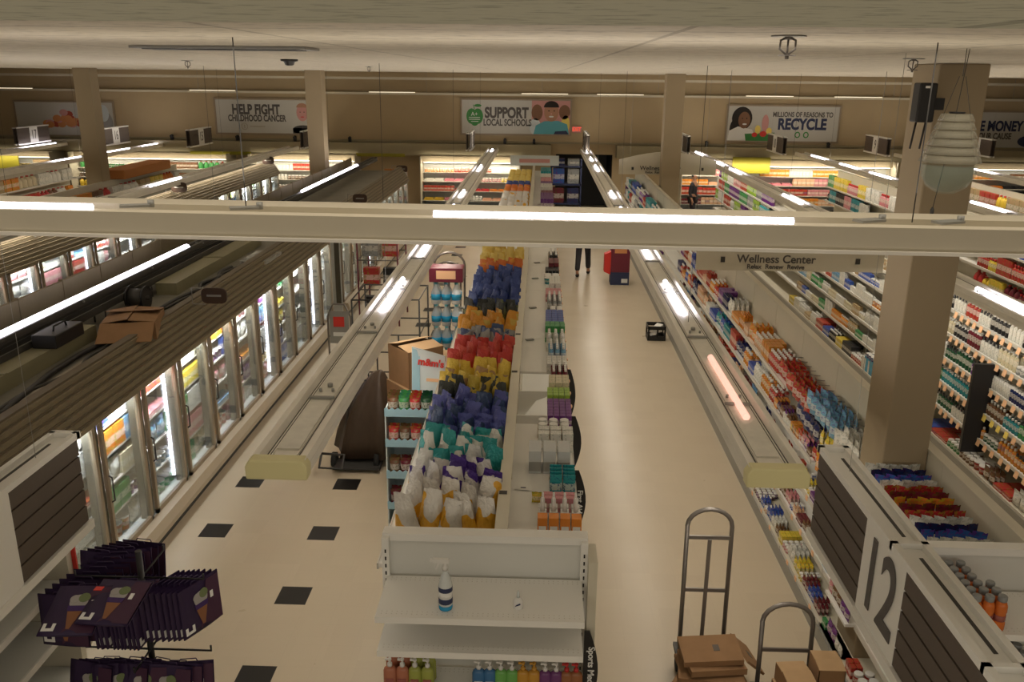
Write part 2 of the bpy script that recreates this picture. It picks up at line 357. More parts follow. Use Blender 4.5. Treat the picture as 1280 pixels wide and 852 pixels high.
def column(x0, y0, x1, y1, label):
    m = MB().box(x0, y0, 0, x1, y1, ZC)
    return tag(m.build('building_column', 'column', origin=((x0 + x1) / 2, y0, 0), bevel=.01), label, 'column', kind='structure')
column(2.765, 6.41, 3.115, 6.86, 'thick tan square column rising out of the shelving beside the number 12 sign')
column(-12.66, 24, -12.2, 24.46, 'tan square column in front of the food picture banner')
column(-6.36, 24, -5.92, 24.46, 'tan square column beside the childhood cancer banner')
column(3.3, 24, 3.79, 24.46, 'slim tan square column between the schools and recycle banners')
# ------------------------------------------------------------------ hanging light fixtures
def fixture_row(x, y0, y1, lit, label, hm='fixture', w=.195, pink=(), z=2.50, cables=()):
    t = thing('hanging_light_row', label, 'light fixture', (x, (y0 + y1) / 2, z - .12), 'long light fixtures hung in rows over the aisles')
    h = MB().box(x - w, y0, z - .12, x + w, y1, z - .05)
    for s in (-1, 1):
        h.prism([(x + s * w, z - .06), (x + s * (w - .012), z), (x + s * (w - .055), z), (x + s * (w - .07), z - .06)], 'y', y0, y1)
        h.box(x + s * .085 - .004, y0, z - .05, x + s * .085 + .004, y1, z - .040)
    h.build('housing', hm, t)
    for g_ in (-.118, -.098, .098, .118): MB().box(x + g_ - .0035, y0 + .1, z - .051, x + g_ + .0035, y1 - .1, z - .047).build('groove', 'dark', t)
    MB().box(x - .078, y0 + .25, z - .05, x + .078, y1 - .1, z - .036).build('reflector_channel', 'fix_slot' if hm != 'dark' else 'grey', t)
    e = MB().prism([(x - w - .008, z - .13), (x + w + .008, z - .13), (x + w + .012, z - .04), (x + w - .02, z + .008), (x - w + .02, z + .008), (x - w - .012, z - .04)], 'y', y0 - .05, y0 + .06)
    e.build('end_cap', 'fix_end', t, bevel=.012)
    k = y0 + 1.2
    while k < min(y1, y0 + 14):
        m = MB().box(x - .10, k - .012, z - .03, x + .10, k + .012, z - .012)
        m.build('joint_strap', 'grey', t)
        if k < 11:
            for (dx, dy, rr_) in ((-.05, .16, .012), (.05, .16, .012), (0, .28, .022)): MB().cyl((x + dx, k + dy, z - .03), (x + dx, k + dy, z - .006), rr_, 8).build('fastener', 'grey', t)
        k += 1.83
    for (a, b) in lit:
        MB().cyl((x, a, z - .012), (x, b, z - .012), .028 if hm != 'dark' else .052, 10).build('lit_tube', 'tube_pink' if (a, b) in pink else 'tube', t)
    for c in cables:
        MB().cyl((x, c, z - .03), (x + .01, c, ZC), .0028, 5).build('suspension_cable', 'dark', t)
    return t
fixture_row(-1.69, 5.15, 31.2, [(9.0, 10.5), (12.0, 12.9), (16.1, 17), (18.3, 19.3), (23.6, 25), (30, 30.8)], 'long light fixture row over the black-tiled aisle ending above brown wrapped bundle', cables=(9.3, 17, 24.5))
fixture_row(1.58, 5.2, 31.4, [(6.1, 7.55), (9.1, 10.6), (12.1, 12.9), (16.3, 17), (18.5, 19.5), (24, 25.5), (27, 28), (30, 30.7)], 'light fixture row over the plain aisle with one pink failing tube', pink=((6.1, 7.55),), cables=(8.8, 17, 24.5))
fixture_row(5.37, 7.2, 31.2, [(9.2, 10.5), (15.8, 16.6), (18, 19.4), (23.7, 25.1), (26, 27.4), (29.5, 30.8)], 'light fixture row passing behind the thick column over the lotion aisle', cables=(12, 19, 26))
fixture_row(9.08, 12.2, 31.2, [(17.2, 18.6), (23, 24.5), (25.5, 27), (28.5, 29.9)], 'light fixture row over the aisle beyond the lotion shelves', cables=(16, 22, 28))
fixture_row(12.5, 14, 31.2, [(19.8, 21.2), (24.6, 26.0), (28, 29.4)], 'light fixture row nearest the money banner', cables=(22,))
fixture_row(-5.3, 4.6, 28, [(5.0, 12.7), (19.3, 25.2)], 'dark light fixture row with long lit tubes above the freezer tops', hm='dark', w=.09, z=2.42, cables=(8, 14, 22))
fixture_row(-8.74, 9, 31, [(19.3, 21.0)], 'light fixture row above the second freezer bank', cables=(14, 24))
fixture_row(-13.8, 20, 31.6, [(24.5, 26), (27.6, 29.2), (30.2, 31.4)], 'light fixture row passing behind the column at the food banner', cables=(26,))
fixture_row(-17.3, 22, 31.6, [(26, 27.6), (29, 31)], 'light fixture row beyond the one at the food banner column', cables=(28,))
# transverse fixture right outside the window
t = thing('cross_light_fixture', 'wide cream light fixture beam hung across the whole view close to the ceiling', 'light fixture', (0, 3.02, 4.38))
def yb(x): return 3.03 - .035 * x
b = MB()
for (dy0, dy1, z0, z1) in ((-.20, .20, 4.385, 4.42), (-.20, -.17, 4.42, 4.462), (-.165, -.06, 4.42, 4.45), (.06, .2, 4.42, 4.452)):
    v = [(x, yb(x) + dy, zz) for zz in (z0, z1) for dy in (dy0, dy1) for x in (-6, 6)]
    b.add(v, [(0, 2, 3, 1), (4, 5, 7, 6), (0, 1, 5, 4), (2, 6, 7, 3), (0, 4, 6, 2), (1, 3, 7, 5)])
b.build('housing', 'beam', t)
MB().add([(x, yb(x) + dy, zz) for zz in (4.376, 4.387) for dy in (-.215, -.15) for x in (-6, 6)], [(0, 2, 3, 1), (4, 5, 7, 6), (0, 1, 5, 4), (2, 6, 7, 3), (0, 4, 6, 2), (1, 3, 7, 5)]).build('bottom_lip', 'fixture', t)
for a, c in ((-.36, .84), (-2.9, -1.56)):
    MB().cyl((a, yb(a) - .115, 4.462), (c, yb(c) - .115, 4.462), .013, 10).build('lit_tube', 'tube', t)
for k in (-1.45, 1.12, 1.38, -1.05):
    MB().obox((k, yb(k) - .02, 4.457), (.10, .05, .008), rz=.4).cyl((k + .05, yb(k), 4.45), (k + .05, yb(k), 4.475), .012, 7).build('clip', 'grey', t)
for k in (-1.05, 1.27):
    MB().cyl((k, yb(k), 4.45), (k, yb(k), ZC), .0022, 5).build('suspension_cable', 'dark', t)

# ------------------------------------------------------------------ aisle signs
def aisle_sign(x, y0, y1, z0, z1, num, face, label, near=False, th=.16, plate=None):
    """sign box in the plane x = const; face -1 reads from -x, +1 reads from +x"""
    xo = x - face * th; xa, xb = min(x, xo), max(x, xo)
    t = thing('aisle_sign', label, 'sign', ((xa + xb) / 2, (y0 + y1) / 2, z0), 'aisle number signs')
    fr = MB(); L = y1 - y0
    for xs in ((xa, xa + .03), (xb - .03, xb)):
        fr.box(xs[0], y0, z1, xs[1], y1, z1 + .035)
        fr.box(xs[0] - .012, y0, z0 - .05, xs[1] + .012, y1, z0)
    fr.box(xa, y1 - .03, z1, xb, y1 + .01, z1 + .035).box(xa, y0, z1, xb, y0 + .03, z1 + .035)
    for q in (.32, .62): fr.box(xa, y0 + L * q - .012, z1, xb, y0 + L * q + .012, z1 + .035)
    fr.build('frame', 'white', t)
    if near:
        MB().box(xa + .03, y0 + .03, z1 - .005, xb - .03, y1 - .03, z1 + .008).build('top_plate', 'white', t)
        for (q0, q1) in ((.03, .30), (.34, .60), (.64, .97)): MB().box((xa + xb) / 2 - .012 - face * .02, y0 + L * q0 + .04, z1 + .007, (xa + xb) / 2 + .004 - face * .02, y0 + L * q1 - .03, z1 + .010).build('slot', 'dark', t)
    pa, pb = plate or (y0 + L * .38, y0 + L * .62)
    for (a, c) in ((y0 + .02, pa), (pb, y1 - .03)):
        p = MB().box(x - face * .012, a, z0, x - face * .03, c, z1)
        n = 5 if near else 3
        for k in range(n):
            za = z0 + (z1 - z0) * k / n; p.box(x - face * .002, a, za + .008, x - face * .02, c, za + (z1 - z0) / n - .004)
        p.build('slatted_panel', 'slat_brown', t)
        MB().box(xo + face * .002, a, z0, xo + face * .02, c, z1).build('slatted_panel', 'slat_brown', t)
    MB().box(x, pa, z0, x - face * .02, pb, z1).build('number_plate', 'white', t)
    text(num, (z1 - z0) * (1.08 if near else .86), (x + face * .004, (pa + pb) / 2, (z0 + z1) / 2), FACE_XM if face < 0 else FACE_XP, 'print', t, 'number', sx=.74, bold=.006 if near else .0)
    for q in (.1, .9):
        MB().cyl(((xa + xb) / 2, y0 + L * q, z1), ((xa + xb) / 2, y0 + L * q, ZC), .0012, 4).build('hanging_wire', 'grey', t)
    return t
aisle_sign(1.55, 1.7, 4.42, 2.50, 2.965, '12', -1, 'large white framed aisle sign numbered 12 with brown slatted panels', near=True, plate=(3.21, 3.66))
aisle_sign(-2.54, 1.4, 4.38, 2.46, 2.965, '14', 1, 'large brown slatted aisle sign hung over the empty white shelves beside purple bags', near=True, plate=(2.6, 3.70))
for (x, num, lab) in ((-17.45, '17', 'small far aisle sign numbered 17 under the food banner'), (-14.58, '16', 'small far aisle sign peeking out behind the column at the food banner'),
                      (-11.62, '15', 'small far aisle sign numbered 15 beside the childhood cancer banner'), (-7.82, '14', 'small far aisle sign half hidden behind the column at the cancer banner'),
                      (-2.32, '13', 'far aisle sign seen edge-on below the green apple banner'), (1.45, '12', 'far aisle sign seen edge-on beside the red exit sign'),
                      (4.73, '11', 'small far aisle sign just behind the slim column at the recycle banner'), (7.84, '10', 'small far aisle sign numbered 10 below the recycle banner'),
                      (11.18, '9', 'small far aisle sign numbered 9 between recycle banner and thick column'), (14.51, '8', 'small far aisle sign numbered 8 under the money banner')):
    aisle_sign(x, 29, 31.0, 2.60, 3.10, num, 1 if x < 0 else -1, lab, th=.14)

# ------------------------------------------------------------------ banners on the back wall
YBN = YW - .02
def banner(x0, x1, z0, z1, label):
    t = thing('wall_banner', label, 'banner', ((x0 + x1) / 2, YBN, z0), 'framed banners high on the back wall')
    f = MB()
    for (a, b_, c, d) in ((x0 - .06, z0 - .06, x1 + .06, z0), (x0 - .06, z1, x1 + .06, z1 + .06), (x0 - .06, z0, x0, z1), (x1, z0, x1 + .06, z1)): f.box(a, YBN - .05, b_, c, YBN, d)
    f.build('frame', 'case_frame', t)
    MB().box(x0, YBN - .03, z0, x1, YBN, z1).build('panel', 'banner_white', t)
    return t
M['banner_white'] = nmat('banner_white', (.55, .54, .50), .6)
def oval(m, cx, cz, rx, rz, mi, y, n=20, a0=0, a1=2 * math.pi):
    v = [(cx + rx * math.cos(a0 + (a1 - a0) * i / n), y, cz + rz * math.sin(a0 + (a1 - a0) * i / n)) for i in range(n + (0 if a1 - a0 > 6.2 else 1))]
    m.add(v + [(p[0], y + .004, p[2]) for p in v], [tuple(range(len(v)))] + [(i, (i + 1) % len(v), len(v) + (i + 1) % len(v), len(v) + i) for i in range(len(v))], mi)
y_ = YBN - .036
t = banner(-19.13, -15.54, 2.72, 3.87, 'wide banner with a picture of orange and red food on pale ground')
m = MB()
for k in range(26):
    a = random.uniform(-1, 1); oval(m, -17.3 + a * .75 + random.uniform(-.1, .1), 3.05 + max(0, .55 - abs(a) * .5) * random.random() + .02, .16, .12, random.choice((0, 0, 1, 2)), y_ - .002 * k / 26, 9)
oval(m, -15.85, 3.15, .27, .42, 3, y_); oval(m, -15.9, 3.5, .2, .3, 4, y_ - .004)
m.build('food_picture', ['food1', 'food2', 'pink', 'grey', 'display_pale'], t)
t = banner(-11.76, -8.25, 2.87, 4.03, 'wide banner reading help fight childhood cancer with a child portrait')
text('HELP FIGHT', .47, (-10.30, y_, 3.68), FRONT, 'print', t, sx=.70, bold=.02); text('CHILDHOOD CANCER', .31, (-10.28, y_, 3.38), FRONT, 'print', t, sx=.66, bold=.010)
m = MB()
for k in range(16): a = k * math.pi / 8; m.obox((-10.75 + .11 * math.cos(a), y_, 3.1 + .11 * math.sin(a)), (.045, .006, .012), ry=-a - math.pi / 2, mi=0)
m.box(-10.56, y_ - .002, 3.09, -10.0, y_ + .004, 3.11).obox((-10.75, y_, 3.1), (.02, .006, .12)); m.build('seal', ['case_frame'], t)
m = MB(); oval(m, -8.62, 3.60, .21, .30, 0, y_); oval(m, -8.62, 3.0, .38, .16, 1, y_); oval(m, -8.62, 3.78, .20, .15, 2, y_ - .004, a0=0, a1=math.pi)
oval(m, -8.69, 3.62, .025, .015, 1, y_ - .008, 8); oval(m, -8.55, 3.62, .025, .015, 1, y_ - .008, 8); oval(m, -8.62, 3.45, .07, .018, 3, y_ - .008, 8)
m.box(-8.99, y_, 2.87, -8.25, y_ + .006, 3.06, 1); m.build('portrait_picture', ['pink', 'dark', 'skin', 'red_print'], t)
t = banner(-2.85, 1.02, 2.95, 4.11, 'wide banner with a green apple reading support local schools and a smiling child')
text('SUPPORT', .5, (-1.25, y_, 3.66), FRONT, 'print', t, sx=.74, bold=.022); text('LOCAL SCHOOLS', .32, (-1.22, y_, 3.33), FRONT, 'print', t, sx=.68, bold=.010)
m = MB(); oval(m, -2.50, 3.55, .19, .27, 0, y_); oval(m, -2.28, 3.55, .19, .27, 0, y_ - .003); oval(m, -2.39, 3.45, .17, .24, 0, y_ - .005)
oval(m, -2.28, 3.92, .13, .05, 0, y_); m.obox((-2.42, y_, 3.87), (.025, .01, .16), ry=-.3); m.box(-2.6, y_ - .009, 3.50, -2.2, y_ - .006, 3.52, 1).box(-2.6, y_ - .009, 3.43, -2.2, y_ - .006, 3.45, 1).box(-2.52, y_ - .009, 3.36, -2.26, y_ - .006, 3.38, 1)
m.build('apple_emblem', ['green', 'white_print'], t); text('A+', .2, (-2.4, y_ - .012, 3.62), FRONT, 'white_print', t)
m = MB(); m.box(-.35, y_, 2.95, 1.02, y_ + .004, 4.11, 4); oval(m, .82, 3.72, .2, .25, 5, y_ - .002); oval(m, -.16, 3.7, .2, .28, 5, y_ - .002); oval(m, .86, 3.3, .15, .32, 6, y_ - .002); oval(m, -.22, 3.2, .2, .3, 7, y_ - .002)
m.prism([(-.28, 2.95), (-.2, 3.25), (.1, 3.4), (.6, 3.42), (.92, 3.3), (1.0, 2.95)], 'y', y_ - .01, y_ - .004, 1); m.prism([(.45, 2.95), (.5, 3.05), (.9, 3.08), (.98, 2.95)], 'y', y_ - .014, y_ - .009, 2)
oval(m, .35, 3.72, .26, .33, 0, y_ - .014); oval(m, .35, 3.88, .27, .22, 3, y_ - .017, a0=0, a1=math.pi); oval(m, .26, 3.76, .03, .02, 3, y_ - .02, 8); oval(m, .45, 3.76, .03, .02, 3, y_ - .02, 8); oval(m, .35, 3.56, .09, .03, 8, y_ - .02, 10); oval(m, .35, 3.66, .025, .04, 4, y_ - .02, 8)
m.build('portrait_picture', ['skin', 'aqua', 'navy', 'hair', 'pink', 'skin_dk', 'tag_yellow', 'display_pale', 'white_print'], t)
t = banner(6.63, 10.52, 2.81, 4.00, 'wide banner reading millions of reasons to recycle with a woman holding groceries')
text('MILLIONS OF REASONS TO', .235, (9.25, y_, 3.72), FRONT, 'print', t, sx=.74, bold=.007); text('RECYCLE', .52, (9.25, y_, 3.38), FRONT, 'navy', t, sx=.80, bold=.022)
m = MB(); 
for cx in (9.12, 9.42): oval(m, cx, 3.03, .10, .11, 0, y_); oval(m, cx, 3.03, .06, .07, 1, y_ - .004)
m.build('round_symbols', ['green', 'banner_white'], t)
m = MB(); oval(m, 7.12, 3.58, .36, .40, 1, y_); oval(m, 6.95, 3.2, .25, .4, 1, y_ - .001); m.prism([(6.65, 2.81), (6.7, 3.15), (7.0, 3.3), (7.5, 3.2), (7.7, 2.81)], 'y', y_ - .008, y_ - .003, 3); oval(m, 7.2, 3.52, .21, .29, 0, y_ - .01)
oval(m, 7.13, 3.58, .025, .02, 1, y_ - .016, 8); oval(m, 7.28, 3.58, .025, .02, 1, y_ - .016, 8); oval(m, 7.22, 3.38, .08, .03, 3, y_ - .016, 10)
m.prism([(7.3, 2.81), (7.25, 3.05), (8.3, 3.1), (8.35, 2.81)], 'y', y_ - .016, y_ - .01, 2); oval(m, 7.9, 3.05, .12, .1, 4, y_ - .02); oval(m, 8.1, 3.15, .1, .12, 5, y_ - .02); oval(m, 7.7, 3.2, .1, .15, 5, y_ - .02); oval(m, 7.6, 3.02, .1, .08, 4, y_ - .02); oval(m, 7.95, 3.42, .12, .3, 6, y_ - .008)
m.build('portrait_picture', ['skin_dk', 'hair', 'green', 'white_print', 'red_print', 'tag_yellow', 'pink'], t)
t = banner(14.3, 18.4, 2.66, 3.88, 'banner reading raise money for your cause partly behind the thick column')
text('RAISE MONEY', .47, (15.86, y_, 3.40), FRONT, 'navy', t, sx=.74, bold=.02); text('FOR YOUR CAUSE', .29, (15.75, y_, 3.06), FRONT, 'print', t, sx=.72, bold=.01)
m = MB(); oval(m, 17.25, 3.3, .2, .28, 0, y_); oval(m, 17.25, 3.45, .2, .18, 1, y_ - .004, a0=0, a1=math.pi); oval(m, 17.25, 2.9, .4, .2, 1, y_); m.build('portrait_picture', ['pink', 'navy'], t)

# exit sign, cooler section sign boards, wall devices
t = thing('exit_sign', 'small red glowing exit sign on the back wall beside the schools banner', 'sign', (1.27, YW - .05, 3.02))
MB().box(1.1, YW - .06, 3.02, 1.44, YW - .003, 3.24).build('sign_box', 'pink', t); text('EXIT', .19, (1.27, YW - .065, 3.13), FRONT, 'exit', t, sx=.8, bold=.004)
for (x0, x1, z0, z1, lab) in ((-20, -18.94, 1.55, 2.0, 'yellow green board over the far dairy corner'), (-12.6, -10.4, 2.14, 2.25, 'thin yellow green strip above the far freezer aisle'), (-6.6, -4.85, 2.14, 2.25, 'yellow green strip above the chip end display at the back'), (6.78, 8.1, 1.72, 2.28, 'square yellow green board on the meat cooler canopy')):
    tag(MB().box(x0, YW - .68, z0, x1, YW - .64, z1).build('section_board', 'yellow', origin=(x0, YW - .66, z0)), lab, 'sign', 'yellow green section boards')
for i, x in enumerate((-15.9, -13.4, -11.0, -8.9, -6.9, -1.3, -.25, 5.9, 10.2)):
    m = MB().box(x - .05, YW - .25, 2.60, x + .05, YW - .15, 2.70).cyl((x, YW - .3, 2.74), (x, YW - .12, 2.74), .05, 8).cyl((x, YW - .2, 2.74), (x, YW - .2, 2.80), .03, 6)
    tag(m.build('spot_light', 'black', origin=(x, YW - .2, 2.6)), 'small black spotlight standing on the ledge of the back wall', 'spotlight', 'black spotlights on the back ledge')
t = thing('wall_light_bar', 'pale light bar running along the back wall above the banners', 'light fixture', (0, YW - .9, 4.28))
MB().box(-25, YW - .95, 4.28, 25, YW - .83, 4.35).build('bar', 'beam', t)
for x in (-19.5, -12.3, -6.0, -.7, 1.9, 7.0, 10.0, 18): MB().box(x, YW - .96, 4.35, x + 1.6, YW - .9, 4.37).build('lit_tube', 'led_soft2', t)
for x in range(-24, 25, 4): MB().cyl((x, YW - .9, 4.35), (x, YW - .9, ZC), .006, 4).build('hanging_wire', 'grey', t)
# ------------------------------------------------------------------ ceiling devices
def sprinkler(x, y, s, label):
    t = thing('fire_sprinkler', label, 'sprinkler', (x, y, ZC), 'ceiling sprinklers')
    MB().lathe([(.053 * s, -.004 * s), (.05 * s, 0)], (x, y, ZC), 16).build('escutcheon', 'grey', t)
    m = MB().cyl((x, y, ZC), (x, y, ZC - .012 * s), .012 * s, 8)
    for q in (-1, 1): m.path([(x + q * .010 * s, y, ZC - .008 * s), (x + q * .022 * s, y, ZC - .014 * s), (x + q * .023 * s, y, ZC - .038 * s), (x, y, ZC - .056 * s)], .0035 * s, 6)
    m.cyl((x, y, ZC - .01 * s), (x, y, ZC - .05 * s), .003 * s, 6).cyl((x, y, ZC - .055 * s), (x, y, ZC - .067 * s), .006 * s, 8)
    m.build('arms', 'steel', t); MB().lathe([(.027 * s, -.058 * s), (.025 * s, -.055 * s)], (x, y, ZC), 12).build('deflector', 'steel', t)
sprinkler(.69, 2.60, .95, 'bronze sprinkler head with wide flange hanging close to the window')
sprinkler(2.05, 5.1, 1.1, 'small sprinkler head beside the top of the thick column')
sprinkler(-3.4, 8.6, 1.1, 'small sprinkler head above the food banner column')
sprinkler(-2.4, 12.5, 1.1, 'tiny sprinkler head above the cancer banner column')
t = thing('ceiling_vent', 'long dark slot vent in the ceiling above the window side', 'vent', (-1.45, 4.12, ZC))
MB().box(-1.84, 4.0, ZC - .012, -1.05, 4.26, ZC - .002).build('frame', 'grey', t); MB().box(-1.80, 4.04, ZC - .015, -1.10, 4.11, ZC - .012).box(-1.80, 4.15, ZC - .015, -1.10, 4.22, ZC - .012).build('slot', 'black', t)
t = thing('security_camera', 'black dome camera on the ceiling before the cancer banner', 'camera', (-2.35, 7.6, ZC))
MB().lathe([(.02, -.05), (.035, -.045), (.045, -.02), (.07, -.015), (.07, 0)], (-2.05, 7.3, ZC), 14).build('dome', 'black', t)
# louvred lantern hung near the window, wireless box on the column
t = thing('louvred_lantern', 'pale louvred dome lantern with clear bowl hanging by thin cords before the thick column', 'lantern', (1.60, 3.5, 4.47))
cx, cy = 1.60, 3.5
m = MB()
for k in range(6):
    r = .055 + .0095 * k; z = 4.765 - k * .031; m.lathe([(r + .012, 0), (r, .027), (r - .012, .027), (r - .004, 0)], (cx, cy, z), 24)
m.build('louvred_shade', 'louvre', t)
MB().lathe([(.004, -.115), (.035, -.11), (.075, -.085), (.098, -.045), (.105, 0), (.102, 0), (.094, -.045), (.072, -.08), (.02, -.105)], (cx, cy, 4.60), 24).build('bowl', 'bowl', t)
MB().lathe([(.028, 0), (.03, .006)], (cx, cy, 4.793), 14).build('top_disc', 'black', t)
m = MB()
for q in (-1, 1): m.path([(cx + q * .05, cy, 4.79), (cx + q * .012, cy, 4.93)], .0012, 4)
m.path([(cx, cy, 4.93), (cx, cy, ZC)], .0015, 4).path([(cx + .02, cy + .02, ZC), (cx + .0, cy + .02, 4.7), (cx - .03, cy + .02, 4.42)], .0016, 4)
m.build('cord', 'dark', t); MB().lathe([(.008, 0), (.008, .02), (.003, .03)], (cx - .03, cy + .02, 4.40), 8).build('cord_weight', 'dark', t)
t = thing('antenna_box', 'black wireless box with two antennas on the side of the thick column', 'router', (2.64, 6.2, 4.62))
MB().box(2.555, 6.18, 4.64, 2.675, 6.30, 4.90).build('case', 'black', t, bevel=.012); MB().box(2.59, 6.174, 4.865, 2.62, 6.181, 4.88).build('label', 'white_print', t)
for x in (2.585, 2.65): MB().cyl((x, 6.24, 4.66), (x - .02, 6.24, 4.46), .007, 6).build('antenna', 'black', t)
t = thing('bracket', 'small black bracket holding the antenna box to the column', 'bracket', (2.7, 6.4, 4.75))
MB().box(2.64, 6.28, 4.72, 2.775, 6.46, 4.80).build('plate', 'black', t)
# wellness arch signs
def arch_sign(cx, y, w, zb, label, s=1.0):
    t = thing('arch_sign', label, 'sign', (cx, y, 0), 'wellness arch signs')
    n = 14; top = [(cx - w / 2 + w * i / n, zb + .40 * s + .22 * s * math.sin(math.pi * i / n)) for i in range(n + 1)]
    MB().prism([(cx - w / 2, zb)] + top + [(cx + w / 2, zb)], 'y', y, y + .05).build('board', 'white2', t)
    text('Wellness Center', .165 * s, (cx - .2, y - .006, zb + .17 * s), FRONT, 'print', t, bold=.003); text('Relax  Renew  Revive', .095 * s, (cx - .2, y - .006, zb + .06 * s), FRONT, 'print', t, bold=.002)
    for q in (-1, 1):
        MB().cyl((cx + q * (w / 2 - .3), y + .03, zb + .3), (cx + q * (w / 2 - .3), y + .03, ZC), .004, 4).build('hanging_wire', 'grey', t)
        MB().box(cx + q * w * .36 - .03, y - .02, zb + .12, cx + q * w * .36 + .03, y, zb + .2).build('hinge_plate', 'dark', t)
arch_sign(3.65, 12.5, 2.7, 2.24, 'cream arched wellness center sign hung behind the cross fixture beam')
arch_sign(3.55, 24.7, 2.7, 2.33, 'far cream arched wellness center sign beside the slim column', 1.0)
for nm, c in (('soap_blue', (.05, .16, .34)), ('soap_green', (.16, .42, .10)), ('soap_amber', (.55, .28, .04)), ('soap_purple', (.16, .05, .17)), ('soap_peach', (.45, .17, .10)), ('soap_brown', (.30, .12, .05)), ('soap_yellow', (.35, .38, .08)), ('soap_tag', (.32, .10, .08)), ('orange_face', (.75, .25, .03)), ('wrapbox', (.52, .54, .54))): M[nm] = nmat(nm, c, .25)
# ------------------------------------------------------------------ packaging prototypes (origin at the base centre, front towards -x)
PAL = {'red': (.42, .03, .03), 'orange': (.62, .20, .03), 'yellow': (.66, .47, .05), 'green': (.05, .26, .07), 'dark green': (.015, .09, .035), 'blue': (.03, .10, .38),
       'navy': (.015, .025, .10), 'sky blue': (.16, .36, .52), 'teal': (.03, .28, .30), 'purple': (.13, .03, .20), 'pink': (.58, .22, .26), 'white': (.66, .65, .60),
       'cream': (.60, .52, .36), 'black': (.02, .02, .022), 'brown': (.16, .07, .035), 'tan': (.42, .29, .16), 'grey': (.27, .28, .28), 'maroon': (.15, .015, .03), 'lime': (.33, .48, .06), 'peach': (.66, .38, .25)}
ALLC = list(PAL)
PROTO = {}
def pillow(w, d, h, seed=0, nx=6, nz=8, crimp=.03, flare=.0):
    """sealed bag standing on its base: width along y, thickness along x"""
    rr = random.Random(seed); m = MB(); vs = []; fs = []
    for side in (-1, 1):
        o = len(vs)
        for k in range(nz + 1):
            tz = k / nz; z = tz * h
            prof = max(0.0, math.sin(math.pi * min(1, max(0, (tz * h - crimp * .3) / (h - crimp * 1.3))))) ** .55 if k < nz else 0
            for i in range(nx + 1):
                ty = i / nx * 2 - 1; wy = w / 2 * (1 - .07 * math.sin(math.pi * tz)) * (1 + flare * (tz - .5))
                bulge = prof * (1 - abs(ty) ** 2.6) ** .8 if abs(ty) < 1 else 0
                x = side * (d / 2 * bulge + (.0015 if (k in (0, nz)) else 0)) + (rr.uniform(-.006, .006) if 0 < k < nz and 0 < i < nx else 0)
                vs.append((x, ty * wy, z + (rr.uniform(-.006, .006) if k == nz else 0)))
        for k in range(nz):
            for i in range(nx):
                a = o + k * (nx + 1) + i; q = (a, a + 1, a + nx + 2, a + nx + 1); fs.append(q if side > 0 else tuple(reversed(q)))
    return m.add(vs, fs, 0, True)
def proto(kind, mb, mats):
    me = mb.mesh(kind, [M[x] for x in mats]); PROTO.setdefault(kind, []).append(me); return me
def bottle_prof(r, h, cap=.18, neck=.42):
    return [(r * .92, 0), (r, .006), (r, h * .62), (r * .9, h * .70), (r * neck, h * (1 - cap) - .006), (r * neck, h * (1 - cap), 1), (r * neck * 1.15, h * (1 - cap) + .001, 1), (r * neck * 1.1, h, 1)]
for kd, capm in (('bottle', 'cap_white'), ('syrup_bottle', 'cap_red')):
    proto(kd, MB().lathe(bottle_prof(.034, .20), n=10), ['pack_gloss', capm])
proto('shampoo_bottle', MB().lathe([(.036, 0), (.038, .01), (.036, .13), (.026, .152), (.018, .158, 1), (.018, .20, 1), (.012, .205, 1)], n=10, sx=.62), ['pack_gloss', 'cap_black'])
proto('lotion_bottle', MB().lathe([(.036, 0), (.038, .01), (.036, .14), (.022, .16), (.014, .163, 1), (.012, .19, 1)], n=10, sx=.7).box(-.034, -.007, .188, .010, .007, .20, 1), ['pack_gloss', 'cap_white'])
proto('carton', MB().box(-.035, -.045, 0, .035, .045, .15), ['pack'])
proto('medicine_box', MB().box(-.025, -.035, 0, .025, .035, .11), ['pack'])
proto('tall_carton', MB().box(-.03, -.06, 0, .03, .06, .22), ['pack'])
proto('flat_carton', MB().box(-.07, -.09, 0, .07, .09, .05), ['pack'])
proto('jar', MB().lathe([(.036, 0), (.04, .008), (.04, .062), (.034, .07), (.036, .072, 1), (.036, .095, 1), (.033, .098, 1)], n=10), ['pack', 'cap_white'])
proto('tub', MB().lathe([(.045, 0), (.055, .085), (.058, .087, 1), (.058, .10, 1)], n=12), ['pack', 'cap_white'])
proto('spray_can', MB().lathe([(.027, 0), (.029, .005), (.029, .145), (.022, .16), (.02, .162, 1), (.02, .19, 1), (.017, .195, 1)], n=10), ['pack_gloss', 'cap_white'])
proto('pouch', pillow(.13, .05, .17, 3), ['pack_gloss'])
proto('candy_bag', pillow(.15, .06, .19, 5), ['pack_gloss'])
proto('hanging_packet', MB().box(-.003, -.05, .0, .003, .05, .17).box(-.018, -.036, .02, .003, .036, .11, 0), ['pack_gloss'])
proto('toothbrush_pack', MB().box(-.003, -.03, .0, .003, .03, .22).box(-.016, -.012, .02, .003, .012, .19, 0), ['pack_gloss'])
proto('frozen_box', MB().box(-.09, -.10, 0, .09, .10, .042), ['pack_gloss'])
proto('frozen_bag', pillow(.22, .07, .26, 9), ['pack_gloss'])
proto('ice_cream_tub', MB().lathe([(.055, 0), (.062, .115), (.066, .117, 1), (.066, .135, 1)], n=12), ['pack', 'cap_white'])
proto('meat_tray', MB().box(-.10, -.12, 0, .10, .12, .03).box(-.085, -.105, .03, .085, .105, .055, 0), ['plain'])
proto('milk_jug', MB().lathe([(.065, 0), (.07, .01), (.07, .15), (.05, .20), (.022, .225), (.024, .226, 1), (.024, .25, 1)], n=8), ['plain', 'cap_red'])
proto('cereal_box', MB().box(-.035, -.10, 0, .035, .10, .30), ['pack'])
